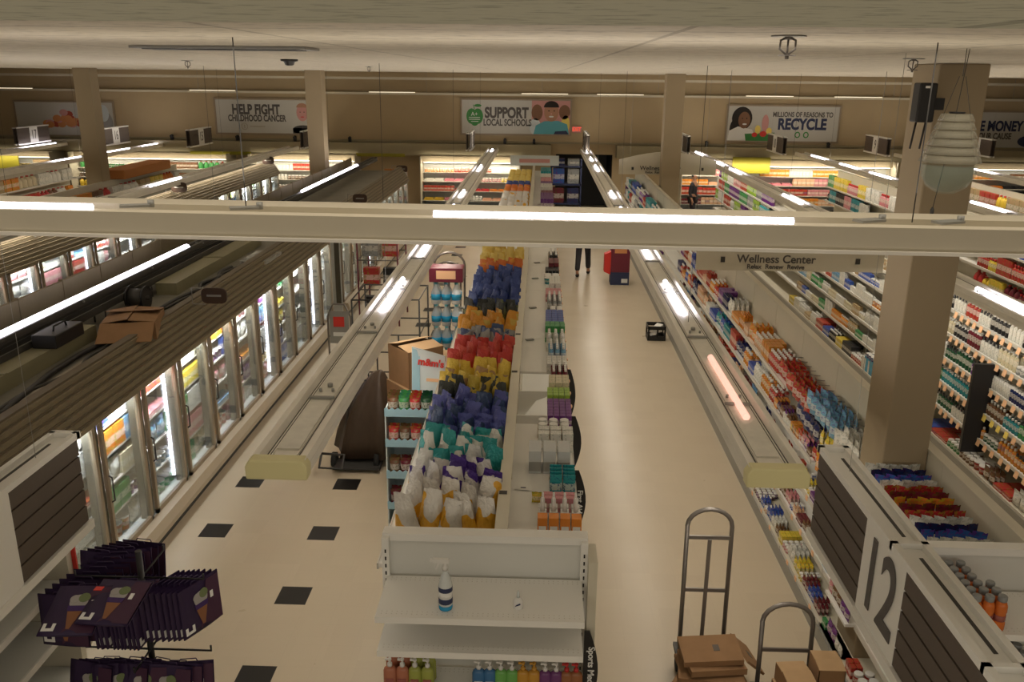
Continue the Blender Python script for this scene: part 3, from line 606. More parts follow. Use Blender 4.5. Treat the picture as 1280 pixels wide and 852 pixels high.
KH = {'bottle': (.20, .075, .075), 'syrup_bottle': (.2, .075, .075), 'shampoo_bottle': (.205, .085, .06), 'lotion_bottle': (.2, .085, .07), 'carton': (.15, .095, .075), 'medicine_box': (.11, .075, .055),
      'tall_carton': (.22, .125, .065), 'flat_carton': (.05, .185, .145), 'jar': (.1, .085, .085), 'tub': (.1, .12, .12), 'spray_can': (.195, .062, .062), 'pouch': (.17, .135, .055), 'candy_bag': (.19, .155, .065),
      'hanging_packet': (.17, .105, .03), 'toothbrush_pack': (.22, .068, .03), 'frozen_box': (.042, .205, .185), 'frozen_bag': (.26, .225, .08), 'ice_cream_tub': (.135, .137, .137), 'meat_tray': (.055, .245, .205),
      'milk_jug': (.25, .145, .145), 'cereal_box': (.30, .205, .075)}
for al, k in {'candy_pouch': 'pouch', 'candy_box': 'carton', 'candy_jar': 'jar', 'gum_box': 'medicine_box', 'toothpaste_box': 'tall_carton', 'mouthwash_bottle': 'bottle', 'conditioner_bottle': 'bottle', 'cream_jar': 'jar', 'vitamin_box': 'carton',
              'vitamin_bottle': 'bottle', 'vitamin_jar': 'jar', 'cough_medicine_box': 'medicine_box', 'shaver_box': 'tall_carton', 'diaper_pack': 'tall_carton', 'detergent_bottle': 'bottle', 'wine_box': 'carton', 'soda_bottle': 'syrup_bottle', 'juice_jug': 'milk_jug',
              'soda_box': 'tall_carton', 'cracker_box': 'cereal_box', 'pizza_box': 'cereal_box', 'waffle_box': 'tall_carton', 'ice_cream_box': 'flat_carton', 'dessert_box': 'tall_carton', 'cheese_box': 'carton', 'sauce_jar': 'jar', 'sausage_box': 'carton', 'yogurt_tub': 'tub', 'butter_box': 'carton'}.items():
    PROTO[al] = PROTO[k]; KH[al] = KH[k]
PLU = lambda k: {'box': 'boxes'}.get(k.split('_')[-1], k.split('_')[-1] + 's')
_inv = cam.matrix_world.inverted()
def px(x, y, z):
    p = _inv @ Vector((x, y, z))
    if p.z > -.2: return (-9999, -9999)
    return (640 + 1081.6 * p.x / -p.z, 426 - 1081.6 * p.y / -p.z)
def in_view(x, y, z, mar=60):
    u, v = px(x, y, z)
    if not (-mar < u < 1280 + mar and -mar < v < 852 + mar): return False
    return not (270 < v < 303 and px(x, y, z + .2)[1] > 262)          # wholly behind the cross fixture
LAB = set(); COUNT = {}; PROD = []
def put(kind, loc, rz, sc, col, label, group):
    me = random.choice(PROTO[kind]); o = bpy.data.objects.new(kind, me); C.objects.link(o)
    o.location = loc; o.rotation_euler = (0, 0, rz); o.scale = sc; o.color = (*col, 1)
    o['label'] = label; o['category'] = kind.replace('_', ' '); o['group'] = group; COUNT[kind] = COUNT.get(kind, 0) + 1; PROD.append(o)
    return o
def jit(c, a=.18):
    k = 1 + random.uniform(-a, a); return tuple(min(.8, v * k) for v in c)
def pick(prev, kinds, cols, where):
    for _ in range(400):
        k = random.choice(kinds); c = random.choice(cols if _ < 120 else ALLC); kk = k.replace('_', ' ')
        if prev and prev[0] == c and prev[1] == k: continue
        lab = f"{c} {kk} beside the {prev[0]} {PLU(prev[1])} {where}" if prev else f"{c} {kk} at the near end {where}"
        if lab not in LAB: LAB.add(lab); return c, k, lab
    lab = f"{c} {kk} in the mixed run {where} number {len(LAB)}"; LAB.add(lab); return c, k, lab
def fill(where, xf, face, z, y0, y1, kinds, cols, rows=2, hmax=.3, block=(.35, .8), gap=.0, along='y', smin=.85, smax=1.12, depth=None, seq=None, skip=.0, scale=1.0):
    """stock one shelf board. face -1: fronts look to -x with the first row at xf; rows go back from there. along 'x': fronts look to -y and the run goes along x"""
    y = y0; prev = None; si = 0
    while y < y1 - .05:
        if seq: c, k = seq[si % len(seq)]; si += 1; lab = None; kk = k.replace('_', ' '); lab = f"{c} {kk} " + (f"beside the {prev[0]} {PLU(prev[1])} " if prev else 'at the near end ') + where; LAB.add(lab)
        else: c, k, lab = pick(prev, kinds, cols, where)
        h, w, d = KH[k]; s = scale * random.uniform(smin, smax); sz = min(s * random.uniform(.9, 1.1), hmax / h)
        bl = random.uniform(*block); n = max(2, int(bl / (w * s))); col = jit(PAL[c], .1); grp = f"{c} {kk_(k)} {where} {len(LAB)}"
        if random.random() >= skip:
            for i in range(n):
                yy = y + (i + .5) * w * s
                if yy > y1: break
                nr = rows if random.random() > .2 else max(1, rows - 1)
                if depth: nr = max(1, int(depth / (d * s)))
                for r in range(nr):
                    xx = xf - face * (r + .55) * d * s
                    P = (xx, yy, z) if along == 'y' else (yy, xf - face * (r + .55) * d * s, z)
                    if not in_view(*P): continue
                    rot = (0 if face < 0 else math.pi) if along == 'y' else (math.pi / 2)
                    put(k, P, rot + random.uniform(-.06, .06), (s, s * .97, sz), col, lab, grp)
        y += n * w * s + gap; prev = (c, k)
def kk_(k): return PLU(k).join(['', '']) if '_' not in k else k.replace('_', ' ') + ' set'

# ------------------------------------------------------------------ gondola shelving
def gondola(label, xs, y0, y1, left, right, top=2.13, segs=None, origin_y=None, spine='white2', tags=None):
    """left/right: lists of (z, depth); xs is the spine"""
    t = thing('gondola_shelving', label, 'shelving', (xs, y0, 0))
    m = MB().box(xs - .03, y0, 0, xs + .03, y1, top - .02); k = y0
    while k < y1:
        m.box(xs - .034, k - .018, .15, xs + .034, k + .018, top - .03); k += 1.22
    m.build('spine_panel', spine, t)
    MB().box(xs - .042, y0, top - .02, xs + .042, y1, top).build('top_rail', 'white2', t)
    for s, lv in ((-1, left), (1, right)):
        if not lv: continue
        d = lv[0][1]
        MB().box(min(xs + s * .03, xs + s * d), y0, .02, max(xs + s * .03, xs + s * d), y1, lv[0][0]).build('base_deck', 'white2', t)
        MB().box(min(xs + s * d, xs + s * (d + .02)), y0, .0, max(xs + s * d, xs + s * (d + .02)), y1, .14).build('kick_plate', 'grey', t)
        for i, (z, dp) in enumerate(lv):
            for (a, b) in (segs or {}).get((s, i), [(y0, y1)]):
                kk = a
                while kk < b - .3:
                    e = min(b, kk + 3.66)
                    if i: MB().box(min(xs + s * .03, xs + s * dp), kk + .004, z - .025, max(xs + s * .03, xs + s * dp), e - .004, z).build('shelf', 'white', t)
                    x0 = xs + s * dp
                    MB().box(min(x0, x0 + s * .012), kk + .004, z - .04, max(x0, x0 + s * .012), e - .004, z + .004).build('price_rail', 'rail', t)
                    kk = e
    return t
# centre gondola: snack side and first aid side
gc = gondola('long white gondola holding snack bags on one side and first aid on the other', -.21, 4.95, 29.5, [(.2, .80), (.9, .6), (1.86, .80)], [(.2, .56), (.6, .5), (1.15, .52), (1.90, .52)],
        segs={(1, 3): [(4.95, 7.3), (8.75, 29.5)]})
m = MB()
for k in (.5, 3.1, 4.4): m.box(-.245, 4.95 + k, 2.131, -.19, 5.0 + k, 2.134)
m.build('top_clip', 'dark', gc)
MB().box(.155, 7.32, 1.86, .18, 8.74, 1.96).build('divider_frame', 'white', gc)
for yy, bz in ((7.5, 1.86), (8.15, 1.86)):
    m = MB(); m.prism([(-.18, bz - .30), (-.18, bz + .04), (.14, bz + .04), (.10, bz - .02), (.0, bz - .06), (-.1, bz - .20)], 'y', yy, yy + .012); m.build('shelf_bracket', 'white', gc)
MB().box(.18, 7.30, 1.86, .31, 8.76, 1.897).build('narrow_shelf', 'white', gc)
for i, yy in enumerate((9.9, 11.4, 13.2, 14.4)):
    MB().obox((-.09 + .02 * i, yy, 1.912), (.10, .05, .012), rz=.3).build('loose_bracket', 'grey', gc)
# shelf front sale tags on the first aid side
for k in range(24):
    yy = 7.4 + k * .36
    MB().obox((.325, yy, 1.875), (.012, .06, .07), ry=.5).build('sale_tag', 'tag_peach', gc)
FA = 'on the first aid shelf'
K1 = ['medicine_box', 'carton', 'bottle', 'jar', 'toothbrush_pack', 'lotion_bottle']
def stack_x(kind, col, ys, xs, z, label, group, sc=(1, 1, 1), rz=math.pi / 2, cj=.06):
    for yy in ys:
        for xx in xs:
            put(kind, (xx, yy, z), rz + random.uniform(-.05, .05), sc, jit(PAL[col], cj), label, group)
zf = 1.902
# orange boxes with white bottles behind
for i in range(4):
    x = .055 + i * .078
    c = put('dosage_box', (x, 5.20, zf), 0, (1, 1, 1), (.72, .26, .03), '', 'orange boxes on the first aid shelf') if False else None
def single(name, mb, mats, loc, label, cat, group=None, rz=0, color=None):
    o = bpy.data.objects.new(name, mb.mesh(name, [M[x] for x in mats])); C.objects.link(o); o.location = loc; o.rotation_euler = (0, 0, rz)
    if color: o.color = (*color, 1)
    return tag(o, label, cat, group)
ob = single('carton', MB().box(-.034, -.04, 0, .034, .04, .12).box(-.026, -.041, .03, .026, -.04, .06, 1), ['orange_face', 'white_print'], (.06, 5.36, zf), 'bright orange carton in the front row on the first aid shelf', 'carton', 'orange cartons on the first aid shelf')
for i in range(1, 4): dup(ob, loc=(.06 + .078 * i, 5.36, zf))
wb = single('nose_spray_bottle', MB().box(-.028, -.03, 0, .028, .03, .10).lathe([(.018, .10), (.016, .15), (.008, .17), (.008, .20)], n=8), ['cap_white'], (.06, 5.47, zf), 'white nozzle bottle standing behind the orange cartons', 'bottle', 'white nozzle bottles behind the orange cartons')
for i in range(4):
    for r in range(2):
        if i + r: dup(wb, loc=(.06 + .078 * i, 5.47 + r * .08, zf))
stack_x('medicine_box', 'pink', (5.66, 5.72), (.10, .18, .26), zf, 'pale pink medicine box behind the white nozzle bottles', 'pink medicine boxes first aid')
stack_x('pouch', 'yellow', (5.78,), (.02, .10), zf, 'crumpled yellow pouch fallen over on the first aid shelf', 'yellow pouches first aid', sc=(.8, .6, .5))
stack_x('hanging_packet', 'teal', (5.9, 5.96, 6.02, 6.08), (.16, .26), zf, 'teal hanging packet facing out between yellow pouches and clear boxes', 'teal packets first aid', sc=(1, .9, 1))
stack_x('jar', 'orange', (6.17,), (.14, .24), zf, 'small orange jar before the clear bandage boxes', 'orange jars first aid', sc=(.7, .7, .8))
for i in range(3):
    bx = single('bandage_box', MB().box(-.048, -.11, 0, .048, .11, .19).box(-.047, -.112, .02, .047, -.11, .10, 1), ['wrapbox', 'grey'], (.00 + .115 * i, 6.38, zf), 'large pale grey bandage box standing in a group of three', 'carton', 'three large bandage boxes')
stack_x('carton', 'white', (6.72, 6.82), (.07, .17, .27), zf, 'white carton behind the large bandage boxes', 'white cartons first aid', sc=(1.1, 1, 1.1))
stack_x('jar', 'tan', (6.98, 7.08), (.06, .155, .25), zf, 'tan lidded jar behind the white cartons', 'tan jars first aid', sc=(1.1, 1.1, 1.4))
def xfill(where, y0, y1, xs0, xs1, z, seq):
    """blocks facing the aisle window seen from above: each block fills the whole front strip"""
    y = y0
    for (c, k, ln, sc) in seq:
        h, w, d = KH[k]; w *= sc; d *= sc; lab = f"{c} {k.replace('_', ' ')} {where} in a block of its own"; n = 2
        base = lab
        while lab in LAB: lab = f"{c} {k.replace('_', ' ')} {where} beyond the {pc} {PLU(pk)}"; base = lab + 'x'; break
        LAB.add(lab); pc, pk = c, k; col = jit(PAL[c], .1); e = y + ln
        while y + w < e + .02:
            x = xs1 - d / 2
            while x > xs0:
                if in_view(x, y + w / 2, z): put(k, (x, y + w / 2, z), math.pi + random.uniform(-.05, .05), (sc, sc, sc), col, lab, lab)
                x -= d
            y += w
        y = e + .03
xfill(FA, 7.22, 16.0, .12, .325, zf, [('purple', 'medicine_box', .5, 1), ('lime', 'medicine_box', .25, 1), ('cream', 'carton', .3, .9), ('maroon', 'bottle', .3, .8), ('white', 'medicine_box', .35, 1),
    ('sky blue', 'bottle', .35, .9), ('white', 'bottle', .35, 1), ('green', 'tall_carton', .26, .9), ('blue', 'carton', .7, 1), ('maroon', 'jar', .35, 1), ('grey', 'bottle', .5, .9), ('pink', 'medicine_box', .4, 1),
    ('white', 'carton', .6, 1.1), ('teal', 'tub', .45, 1), ('black', 'medicine_box', .3, 1), ('maroon', 'carton', .5, 1.1), ('black', 'bottle', .5, 1.1), ('cream', 'jar', .4, 1)])
# paper and shelf papers on the empty part
single('paper_slip', MB().quad((-.07, -.02, 0), (.06, -.045, .004), (.075, .02, .012), (-.05, .04, .003)).box(-.02, -.01, .006, .02, .005, .0075, 1), ['white', 'navy'], (-.085, 6.0, zf + .004), 'curled white paper slip lying on the empty first aid shelf', 'paper')
# end cap of the centre gondola
ge = thing('endcap_shelving', 'white endcap shelves facing the window with spray bottle and hand soaps', 'shelving', (-.31, 4.6, 0))
MB().box(-.93, 4.88, .05, .32, 4.94, 2.12).build('back_panel', 'peg', ge)
MB().box(-.96, 4.865, 2.085, .345, 4.96, 2.135).build('top_rail', 'white', ge)
for s in (-.96, .30):
    u = MB().box(s, 4.83, 0, s + .045, 4.95, 2.12).build('upright', 'white', ge)
    sl = MB()
    for k in range(34): sl.box(s + .018, 4.828, .3 + k * .052, s + .028, 4.8302, .325 + k * .052)
    sl.build('slots', 'black', u)
def board(z, yf, name='shelf', x0=-.93, x1=.31, yb_=4.84, p=ge, th=.028):
    o = MB().box(x0, yf, z - th, x1, yb_, z).box(x0, yf - .012, z - th - .012, x1, yf, z + .002).build(name, 'white', p)
    h = MB()
    for i in range(40):
        for q in (yf + .025, yf + .05, yb_ - .05, yb_ - .025): h.box(x0 + .03 + i * (x1 - x0 - .06) / 39, q, z, x0 + .036 + i * (x1 - x0 - .06) / 39, q + .006, z + .0006)
    h.build('perforations', 'rail', o); return o
board(1.85, 4.40); board(1.60, 4.42); board(1.17, 4.42); board(.75, 4.40); board(.3, 4.38)
MB().box(-.93, 4.38, 0, .31, 4.84, .12).build('base_deck', 'white', ge)
# spray bottle and small bottle
sb = thing('spray_bottle', 'clear trigger spray bottle with blue liquid standing on the endcap top shelf', 'bottle', (-.52, 4.50, 1.85))
MB().lathe([(.040, .001), (.042, .01), (.042, .03)], (-.52, 4.50, 1.85), 16).build('liquid', 'blue_liquid', sb)
MB().lathe([(.0405, .03), (.0425, .035), (.042, .16), (.034, .20), (.016, .245), (.014, .26)], (-.52, 4.50, 1.85), 18).build('body', 'clear', sb)
MB().lathe([(.0428, .045), (.0430, .05), (.0430, .075), (.0428, .08)], (-.52, 4.50, 1.85), 18).build('label_band', 'navy', sb)
MB().lathe([(.0428, .125), (.0430, .13), (.0430, .15), (.0428, .155)], (-.52, 4.50, 1.85), 18).build('label_band', 'navy', sb)
MB().lathe([(.0426, .082), (.0426, .123)], (-.52, 4.50, 1.85), 18).build('label', 'white_print', sb)
MB().lathe([(.019, .262), (.019, .285), (.012, .29), (.012, .31)], (-.52, 4.50, 1.85), 12).obox((-.545, 4.50, 2.172), (.095, .022, .026)).obox((-.60, 4.50, 2.172), (.02, .014, .016)).obox((-.565, 4.5, 2.14), (.01, .014, .055), ry=.4).build('trigger_head', 'cap_white', sb)
sb = thing('dropper_bottle', 'tiny white squeeze bottle with a blue mark on the endcap top shelf', 'bottle', (-.085, 4.52, 1.85))
MB().lathe([(.028, 0), (.030, .005), (.030, .055), (.014, .075)], (-.085, 4.52, 1.85), 14, sy=.7).build('body', 'cap_white', sb)
MB().lathe([(.010, .075), (.008, .105), (.004, .12)], (-.085, 4.52, 1.85), 10).build('nozzle', 'clear', sb)
MB().prism([(-.105, 1.872), (-.07, 1.885), (-.072, 1.897), (-.095, 1.885)], 'y', 4.4975, 4.4985).build('label_mark', 'navy', sb)
# hand soaps
def soap(x, y, z, body, pump, label, grp, first={}):
    key = (body, pump)
    if key not in first:
        t = thing('soap_bottle', label, 'soap bottle', (x, y, z), grp)
        MB().lathe([(.040, 0), (.043, .008), (.042, .13), (.036, .15), (.018, .165)], (x, y, z), 14, sy=.7).build('body', body, t)
        MB().lathe([(.016, .165), (.016, .185), (.006, .187), (.006, .205), (.012, .206), (.012, .22)], (x, y, z), 10).box(x - .03, y - .006, z + .208, x, y + .006, z + .219).build('pump_head', pump, t)
        MB().box(x - .026, y - .0315, z + .03, x + .026, y - .0295, z + .09).build('label', 'white_print' if body not in ('soap_peach', 'soap_yellow') else 'soap_tag', t)
        first[key] = t; return t
    return dup(first[key], loc=(x, y, z), label=label, group=grp)
zs = 1.17
for (x, b_, p_, l_) in ((-.88, 'soap_peach', 'cap_white', 'peach hand soap with white pump at the outer end of the endcap'), (-.80, 'soap_peach', 'cap_white', 'peach hand soap with white pump at the outer end of the endcap'),
                        (-.72, 'soap_yellow', 'cap_white', 'yellow green hand soap beside the peach soaps on the endcap'), (-.64, 'soap_yellow', 'cap_white', 'yellow green hand soap beside the peach soaps on the endcap'),
                        (-.315, 'soap_blue', 'cap_white', 'blue hand soap with white label in the long soap row'), (-.245, 'soap_blue', 'cap_white', 'blue hand soap with white label in the long soap row'),
                        (-.175, 'soap_green', 'cap_white', 'green hand soap between the blue and amber soaps'), (-.105, 'soap_green', 'cap_white', 'green hand soap between the blue and amber soaps'),
                        (-.035, 'soap_amber', 'soap_amber', 'amber hand soap between the green and purple soaps'), (.035, 'soap_amber', 'soap_amber', 'amber hand soap between the green and purple soaps'),
                        (.105, 'soap_purple', 'cap_white', 'purple hand soap between the amber and brown soaps'), (.175, 'soap_purple', 'cap_white', 'purple hand soap between the amber and brown soaps'),
                        (.24, 'soap_brown', 'cap_red', 'brown hand soap with dark red pump at the upright'), (.30, 'soap_brown', 'cap_red', 'brown hand soap with dark red pump at the upright')):
    soap(x - .015, 4.62, zs, b_, p_, l_, l_)
    if x < -.6: soap(x - .015, 4.72, zs, b_, p_, l_, l_)
# end panel and curved black section flags on the first aid side
MB().box(.345, 4.72, .1, .40, 4.95, 2.05).build('side_panel', 'white2', ge)
def flag(y, z0, z1, x, txt, label):
    t = thing('section_flag', label, 'sign', (x, y, z0), 'curved black section flags'); n = 10
    out = [(x, z0)] + [(x + .02 + .075 * math.sin(math.pi * (i + .7) / (n + 1.4)), z0 + (z1 - z0) * i / n) for i in range(n + 1)] + [(x, z1)]
    MB().prism(out, 'y', y, y + .012).build('blade', 'black', t)
    if txt: text(txt, .058, (x + .048, y - .003, (z0 + z1) / 2), (math.pi / 2, math.pi / 2, 0), 'white_print', t, bold=.0008)
flag(4.66, 1.0, 1.60, .33, 'Sports Medicine', 'curved black flag reading sports medicine beside the endcap')
flag(6.15, 1.46, 1.99, .31, 'First Aid', 'curved black flag reading first aid beside the orange cartons')
flag(7.3, 1.46, 1.98, .325, '', 'curved black flag behind the first aid flag')
flag(8.7, 1.35, 1.95, .325, '', 'curved black flag farthest along the first aid shelf')
# ------------------------------------------------------------------ snack bags
FO = {}
for nm, a in {'white and gold': ((.66, .63, .58), (.70, .36, .02), -.25, .235), 'white and purple': ((.66, .64, .62), (.06, .02, .24), .12, .44), 'white and teal': ((.66, .66, .62), (.02, .30, .30), .30, .57), 'deep blue': ((.075, .09, .33), (.02, .05, .14), .0, .36),
              'black and yellow': ((.03, .035, .025), (.55, .40, .04), .0, .37), 'yellow': ((.70, .50, .06), (.40, .24, .10), .0, .44), 'red': ((.50, .03, .02), (.56, .07, .04), .0, .4), 'silver blue': ((.05, .08, .18), (.30, .30, .28), .0, .34),
              'golden orange': ((.62, .28, .02), (.55, .38, .06), .0, .42), 'black and green': ((.02, .025, .02), (.12, .14, .05), .0, .40), 'royal blue': ((.03, .06, .24), (.05, .09, .28), .0, .40), 'bright orange': ((.62, .16, .02), (.66, .28, .03), .0, .4), 'pale yellow': ((.72, .55, .14), (.68, .46, .08), .0, .42)}.items():
    FO[nm] = [pillow(.185, .13, .36, 20 + i, 7, 9, .03, -.62).mesh('snack_bag', [foil_mat('foil_' + nm.replace(' ', '_'), a[0], a[1], a[2], a[3])]) for i in range(2)]
BAGS = [('white and gold', 5.22, 5.62, 'row of the snack shelf closest to the endcap'), ('white and purple', 5.62, 6.02, 'in the rows behind the gold ones'), ('white and teal', 6.02, 6.5, 'before the deep blue bags'),
        ('deep blue', 6.5, 7.4, 'behind the teal ones'), ('black and yellow', 7.4, 7.75, 'between deep blue and yellow bags'), ('yellow', 7.75, 8.4, 'before the red bags'), ('red', 8.4, 9.15, 'in the bright red block'),
        ('silver blue', 9.15, 9.5, 'just beyond the red block'), ('golden orange', 9.5, 10.2, 'before the black and green bags'), ('black and green', 10.2, 10.75, 'beyond the golden orange ones'), ('royal blue', 10.75, 12.7, 'in the long blue stretch'),
        ('bright orange', 12.7, 13.2, 'beyond the long blue stretch'), ('pale yellow', 13.2, 15.3, 'at the far end by the wire cart')]
for nm, a, b, where in BAGS:
    lab = f"{nm} snack bag {where}"; y = a + .08; row = 0
    while y < b:
        for i in range(5):
            x = -.335 - i * .128 + random.uniform(-.012, .012)
            o = bpy.data.objects.new('snack_bag', random.choice(FO[nm])); C.objects.link(o)
            o.location = (x, y + random.uniform(-.02, .02) + .03 * (i % 2), 1.864)
            o.rotation_euler = (random.uniform(-.10, .16), random.uniform(-.14, .14), 1.15 + random.uniform(-.5, .45))
            s = random.uniform(.9, 1.05); o.scale = (s, s, s * random.uniform(.92, 1.04))
            o['label'] = lab; o['category'] = 'snack bag'; o['group'] = nm + ' snack bags'; PROD.append(o)
        y += .195 if nm not in ('deep blue', 'red', 'royal blue') else .18
# far stretch of the same gondola
for nm, a, b, where in (('white and gold', 20.5, 22.6, 'on the far stretch of the snack gondola'), ('bright orange', 22.6, 24.2, 'on the far stretch beyond the white ones'), ('royal blue', 24.2, 25.0, 'on the far stretch in a thin block'), ('pale yellow', 25.0, 28.4, 'on the far stretch near its header sign')):
    y = a
    while y < b:
        for i in range(4):
            o = bpy.data.objects.new('snack_bag', FO[nm][0]); C.objects.link(o); o.location = (-.36 - i * .17, y, 1.864); o.rotation_euler = (0, 0, random.uniform(.8, 1.6)); o.scale = (.9, 1.25, .62); o['label'] = f"{nm} snack bag {where}"; o['category'] = 'snack bag'; o['group'] = nm + ' far snack bags'; PROD.append(o)
        y += .34
xfill('on the far snack gondola', 20.5, 28.6, .02, .325, 1.902, [('purple', 'tall_carton', 1.2, 1.2), ('maroon', 'carton', 1, 1.3), ('white', 'tall_carton', .9, 1.2), ('purple', 'carton', 1, 1.4), ('pink', 'carton', 1, 1.4), ('white', 'carton', 1, 1.4), ('teal', 'tall_carton', 1.2, 1.2)])
t = thing('header_sign', 'pale printed header sign at the far end of the snack gondola', 'sign', (-.2, 28.9, 2.13))
MB().box(-1.0, 28.9, 2.13, .6, 28.95, 2.45).build('board', 'display_pale', t); text('SNACKS', .2, (-.2, 28.89, 2.29), FRONT, 'purple', t) if False else MB().box(-.7, 28.885, 2.22, .3, 28.9, 2.34).build('print_band', 'pink', t)

# ------------------------------------------------------------------ gondola A, under the number 12 sign
LA = [(.17, .52), (.52, .42), (.88, .38), (1.24, .36), (1.60, .34)]
seg = {(-1, i): [(4.95, 6.38), (6.9, 29)] for i in range(5)}; seg[(-1, 4)] = [(4.95, 6.38), (9.3, 29)]; seg[(-1, 3)] = [(4.95, 6.38), (6.9, 7.35), (8.1, 29)]
ga = gondola('long cream gondola with candy and toothpaste passing under the number 12 sign', 3.15, 4.95, 29, LA, [(.2, .5), (.9, .4), (1.6, .4)], segs=seg)
for k in range(60):
    i = k % 3; yy = 6.9 + (k // 3) * .36 + random.uniform(-.1, .1); z, d = LA[i]
    MB().obox((3.15 - d - .014, yy, z - .015), (.008, .055, .05)).build('price_tag', 'tag_peach' if k % 4 else 'rail', ga)
m = MB()
for i in range(30):
    for zz in (1.45, 1.62, 1.8): 
        yy = 5.1 + i * .16
        if not (6.3 < yy < 7.0): m.cyl((3.12, yy, zz), (2.98, yy, zz + .01), .004, 4)
m.build('peg_hook', 'steel', ga)
MB().box(2.80, 6.92, 1.30, 2.806, 7.3, 1.62).build('clear_divider', 'wrap', ga)
CB = ['red', 'orange', 'yellow', 'white', 'blue', 'pink', 'brown', 'maroon', 'peach', 'green', 'purple', 'sky blue', 'orange', 'red', 'navy', 'brown']
KA = ['candy_bag', 'candy_pouch', 'candy_box', 'candy_pouch', 'candy_jar', 'gum_box']
lev = ['bottom shelf', 'second shelf', 'middle shelf', 'fourth shelf', 'top shelf']
random.seed(11)
for i, (z, d) in enumerate(LA):
    for j, (a, b) in enumerate(seg[(-1, i)]):
        if j == 0: a = 5.0
        b2 = min(b, 17.2) if j else b - .12; a += .08 * j
        if b2 - a < .3: continue
        nm = f"on {lev[i]} under sign twelve" if j else f"on {lev[i]} before the column"
        if i < 4 and j:
            fill(nm.replace('under sign', 'near sign'), 3.15 - d + .005, -1, z + .002, a + .02, 9.6, KA, CB, rows=(4, 3, 3, 3)[i], hmax=.22, block=(.09, .2), scale=.66); a = 9.62
        fill(nm, 3.15 - d + .005, -1, z + .002, a + .02, b2, KA if i < 3 else ['toothpaste_box', 'medicine_box', 'toothbrush_pack', 'mouthwash_bottle', 'candy_bag'], CB if i < 3 else ['orange', 'red', 'blue', 'red', 'peach', 'purple', 'teal', 'orange', 'white', 'navy', 'orange'],
             rows=(2, 2, 2, 3, 4)[i], hmax=.26, block=(.25, .55))
MB().box(2.60, 4.97, 1.80, 3.11, 6.38, 1.83).build('deep_shelf', 'white', ga)
MB().box(2.63, 6.38, .145, 2.755, 6.9, .17).build('shelf', 'white', ga); MB().box(2.64, 6.38, .495, 2.757, 6.9, .52).build('shelf', 'white', ga)
fill('on bottom shelf passing the column', 2.635, -1, .172, 6.39, 6.9, KA, CB, rows=1, hmax=.22, block=(.09, .2), scale=.66); fill('on second shelf passing the column', 2.65, -1, .522, 6.39, 6.9, KA, CB, rows=1, hmax=.22, block=(.09, .2), scale=.66)
y = 5.0; k = 0
while y < 6.33:
    col = ['maroon', 'red', 'white', 'blue', 'navy', 'white', 'red', 'maroon', 'orange'][k % 9]
    for q in range(5): put('candy_bag', (2.655 + q * .085, y + random.uniform(-.012, .012), 1.832), random.uniform(.9, 1.9), (.72, .62, 1.0), jit(PAL[col]), f"{col} small bag on the deep shelf before the thick column", f"{col} bags before the column")
    y += .095; k += 1
# hanging packets on the pegs
for r, (z, col, ya, yb_) in enumerate(((1.42, 'navy', 8.15, 8.9), (1.45, 'yellow', 7.35, 8.1), (1.60, 'red', 8.5, 9.3), (1.66, 'sky blue', 7.7, 8.5), (1.18, 'orange', 7.35, 8.1), (1.62, 'white', 7.1, 7.7), (1.3, 'maroon', 6.95, 7.3), (1.32, 'red', 5.4, 6.0), (1.5, 'blue', 5.1, 5.5))):
    y = ya
    while y < yb_:
        for q in range(4):
            put('candy_bag', (2.82 + q * .07, y + random.uniform(-.01, .01), z + random.uniform(-.01, .02)), random.uniform(-.3, .3), (.8, .9, 1), jit(PAL[col]), f"{col} bag hanging from pegs on the gondola under sign twelve", f"{col} peg bags")
        y += .15
for i in (2, 3, 4):
    z, d = LA[i]
    fill(f"on far {lev[i]} under sign twelve", 3.15 - d + .005, -1, z + .002, 20.5, 28.8, ['wine_box', 'diaper_pack', 'detergent_bottle'], ['black', 'purple', 'teal', 'green', 'white', 'blue', 'red', 'grey'], rows=2, hmax=.3, block=(.5, 1.1), scale=1.45)
# ------------------------------------------------------------------ endcap of gondola A with orange bottles
gA = thing('endcap_shelving', 'white endcap shelves with orange bottles beyond the number 12 sign', 'shelving', (3.1, 4.6, 0))
MB().box(2.45, 4.88, .05, 3.78, 4.93, 2.12).build('back_panel', 'peg', gA); MB().box(2.42, 4.865, 2.085, 3.8, 4.95, 2.135).build('top_rail', 'white', gA)
for s in (2.42, 3.755): MB().box(s, 4.83, 0, s + .045, 4.95, 2.12).build('upright', 'white', gA)
for z, yf in ((1.85, 4.40), (1.46, 4.42), (1.1, 4.42), (.7, 4.4)): board(z, yf, x0=2.46, x1=3.76, p=gA)
MB().box(2.45, 4.4, 0, 3.78, 4.84, .12).build('base_deck', 'white', gA)
def dbottle(x, y, z, mat, capm, lab, grp, first={}):
    if mat not in first:
        t = thing('drink_bottle', lab, 'bottle', (x, y, z), grp)
        MB().lathe([(.033, 0), (.036, .006), (.036, .05), (.033, .06), (.033, .11), (.036, .12), (.034, .16), (.024, .185)], (x, y, z), 12).build('body', mat, t)
        MB().lathe([(.025, .185), (.026, .19), (.026, .215), (.022, .22)], (x, y, z), 12).build('cap', capm, t)
        MB().lathe([(.0345, .062), (.0345, .10)], (x, y, z), 12).build('label', 'soap_tag', t); first[mat] = t
    else: dup(first[mat], loc=(x, y, z), label=lab, group=grp)
M['orange_drink'] = nmat('orange_drink', (.62, .16, .03), .25); M['red_drink'] = nmat('red_drink', (.42, .05, .05), .25); M['cap_grey'] = nmat('cap_grey', (.24, .25, .25), .4)
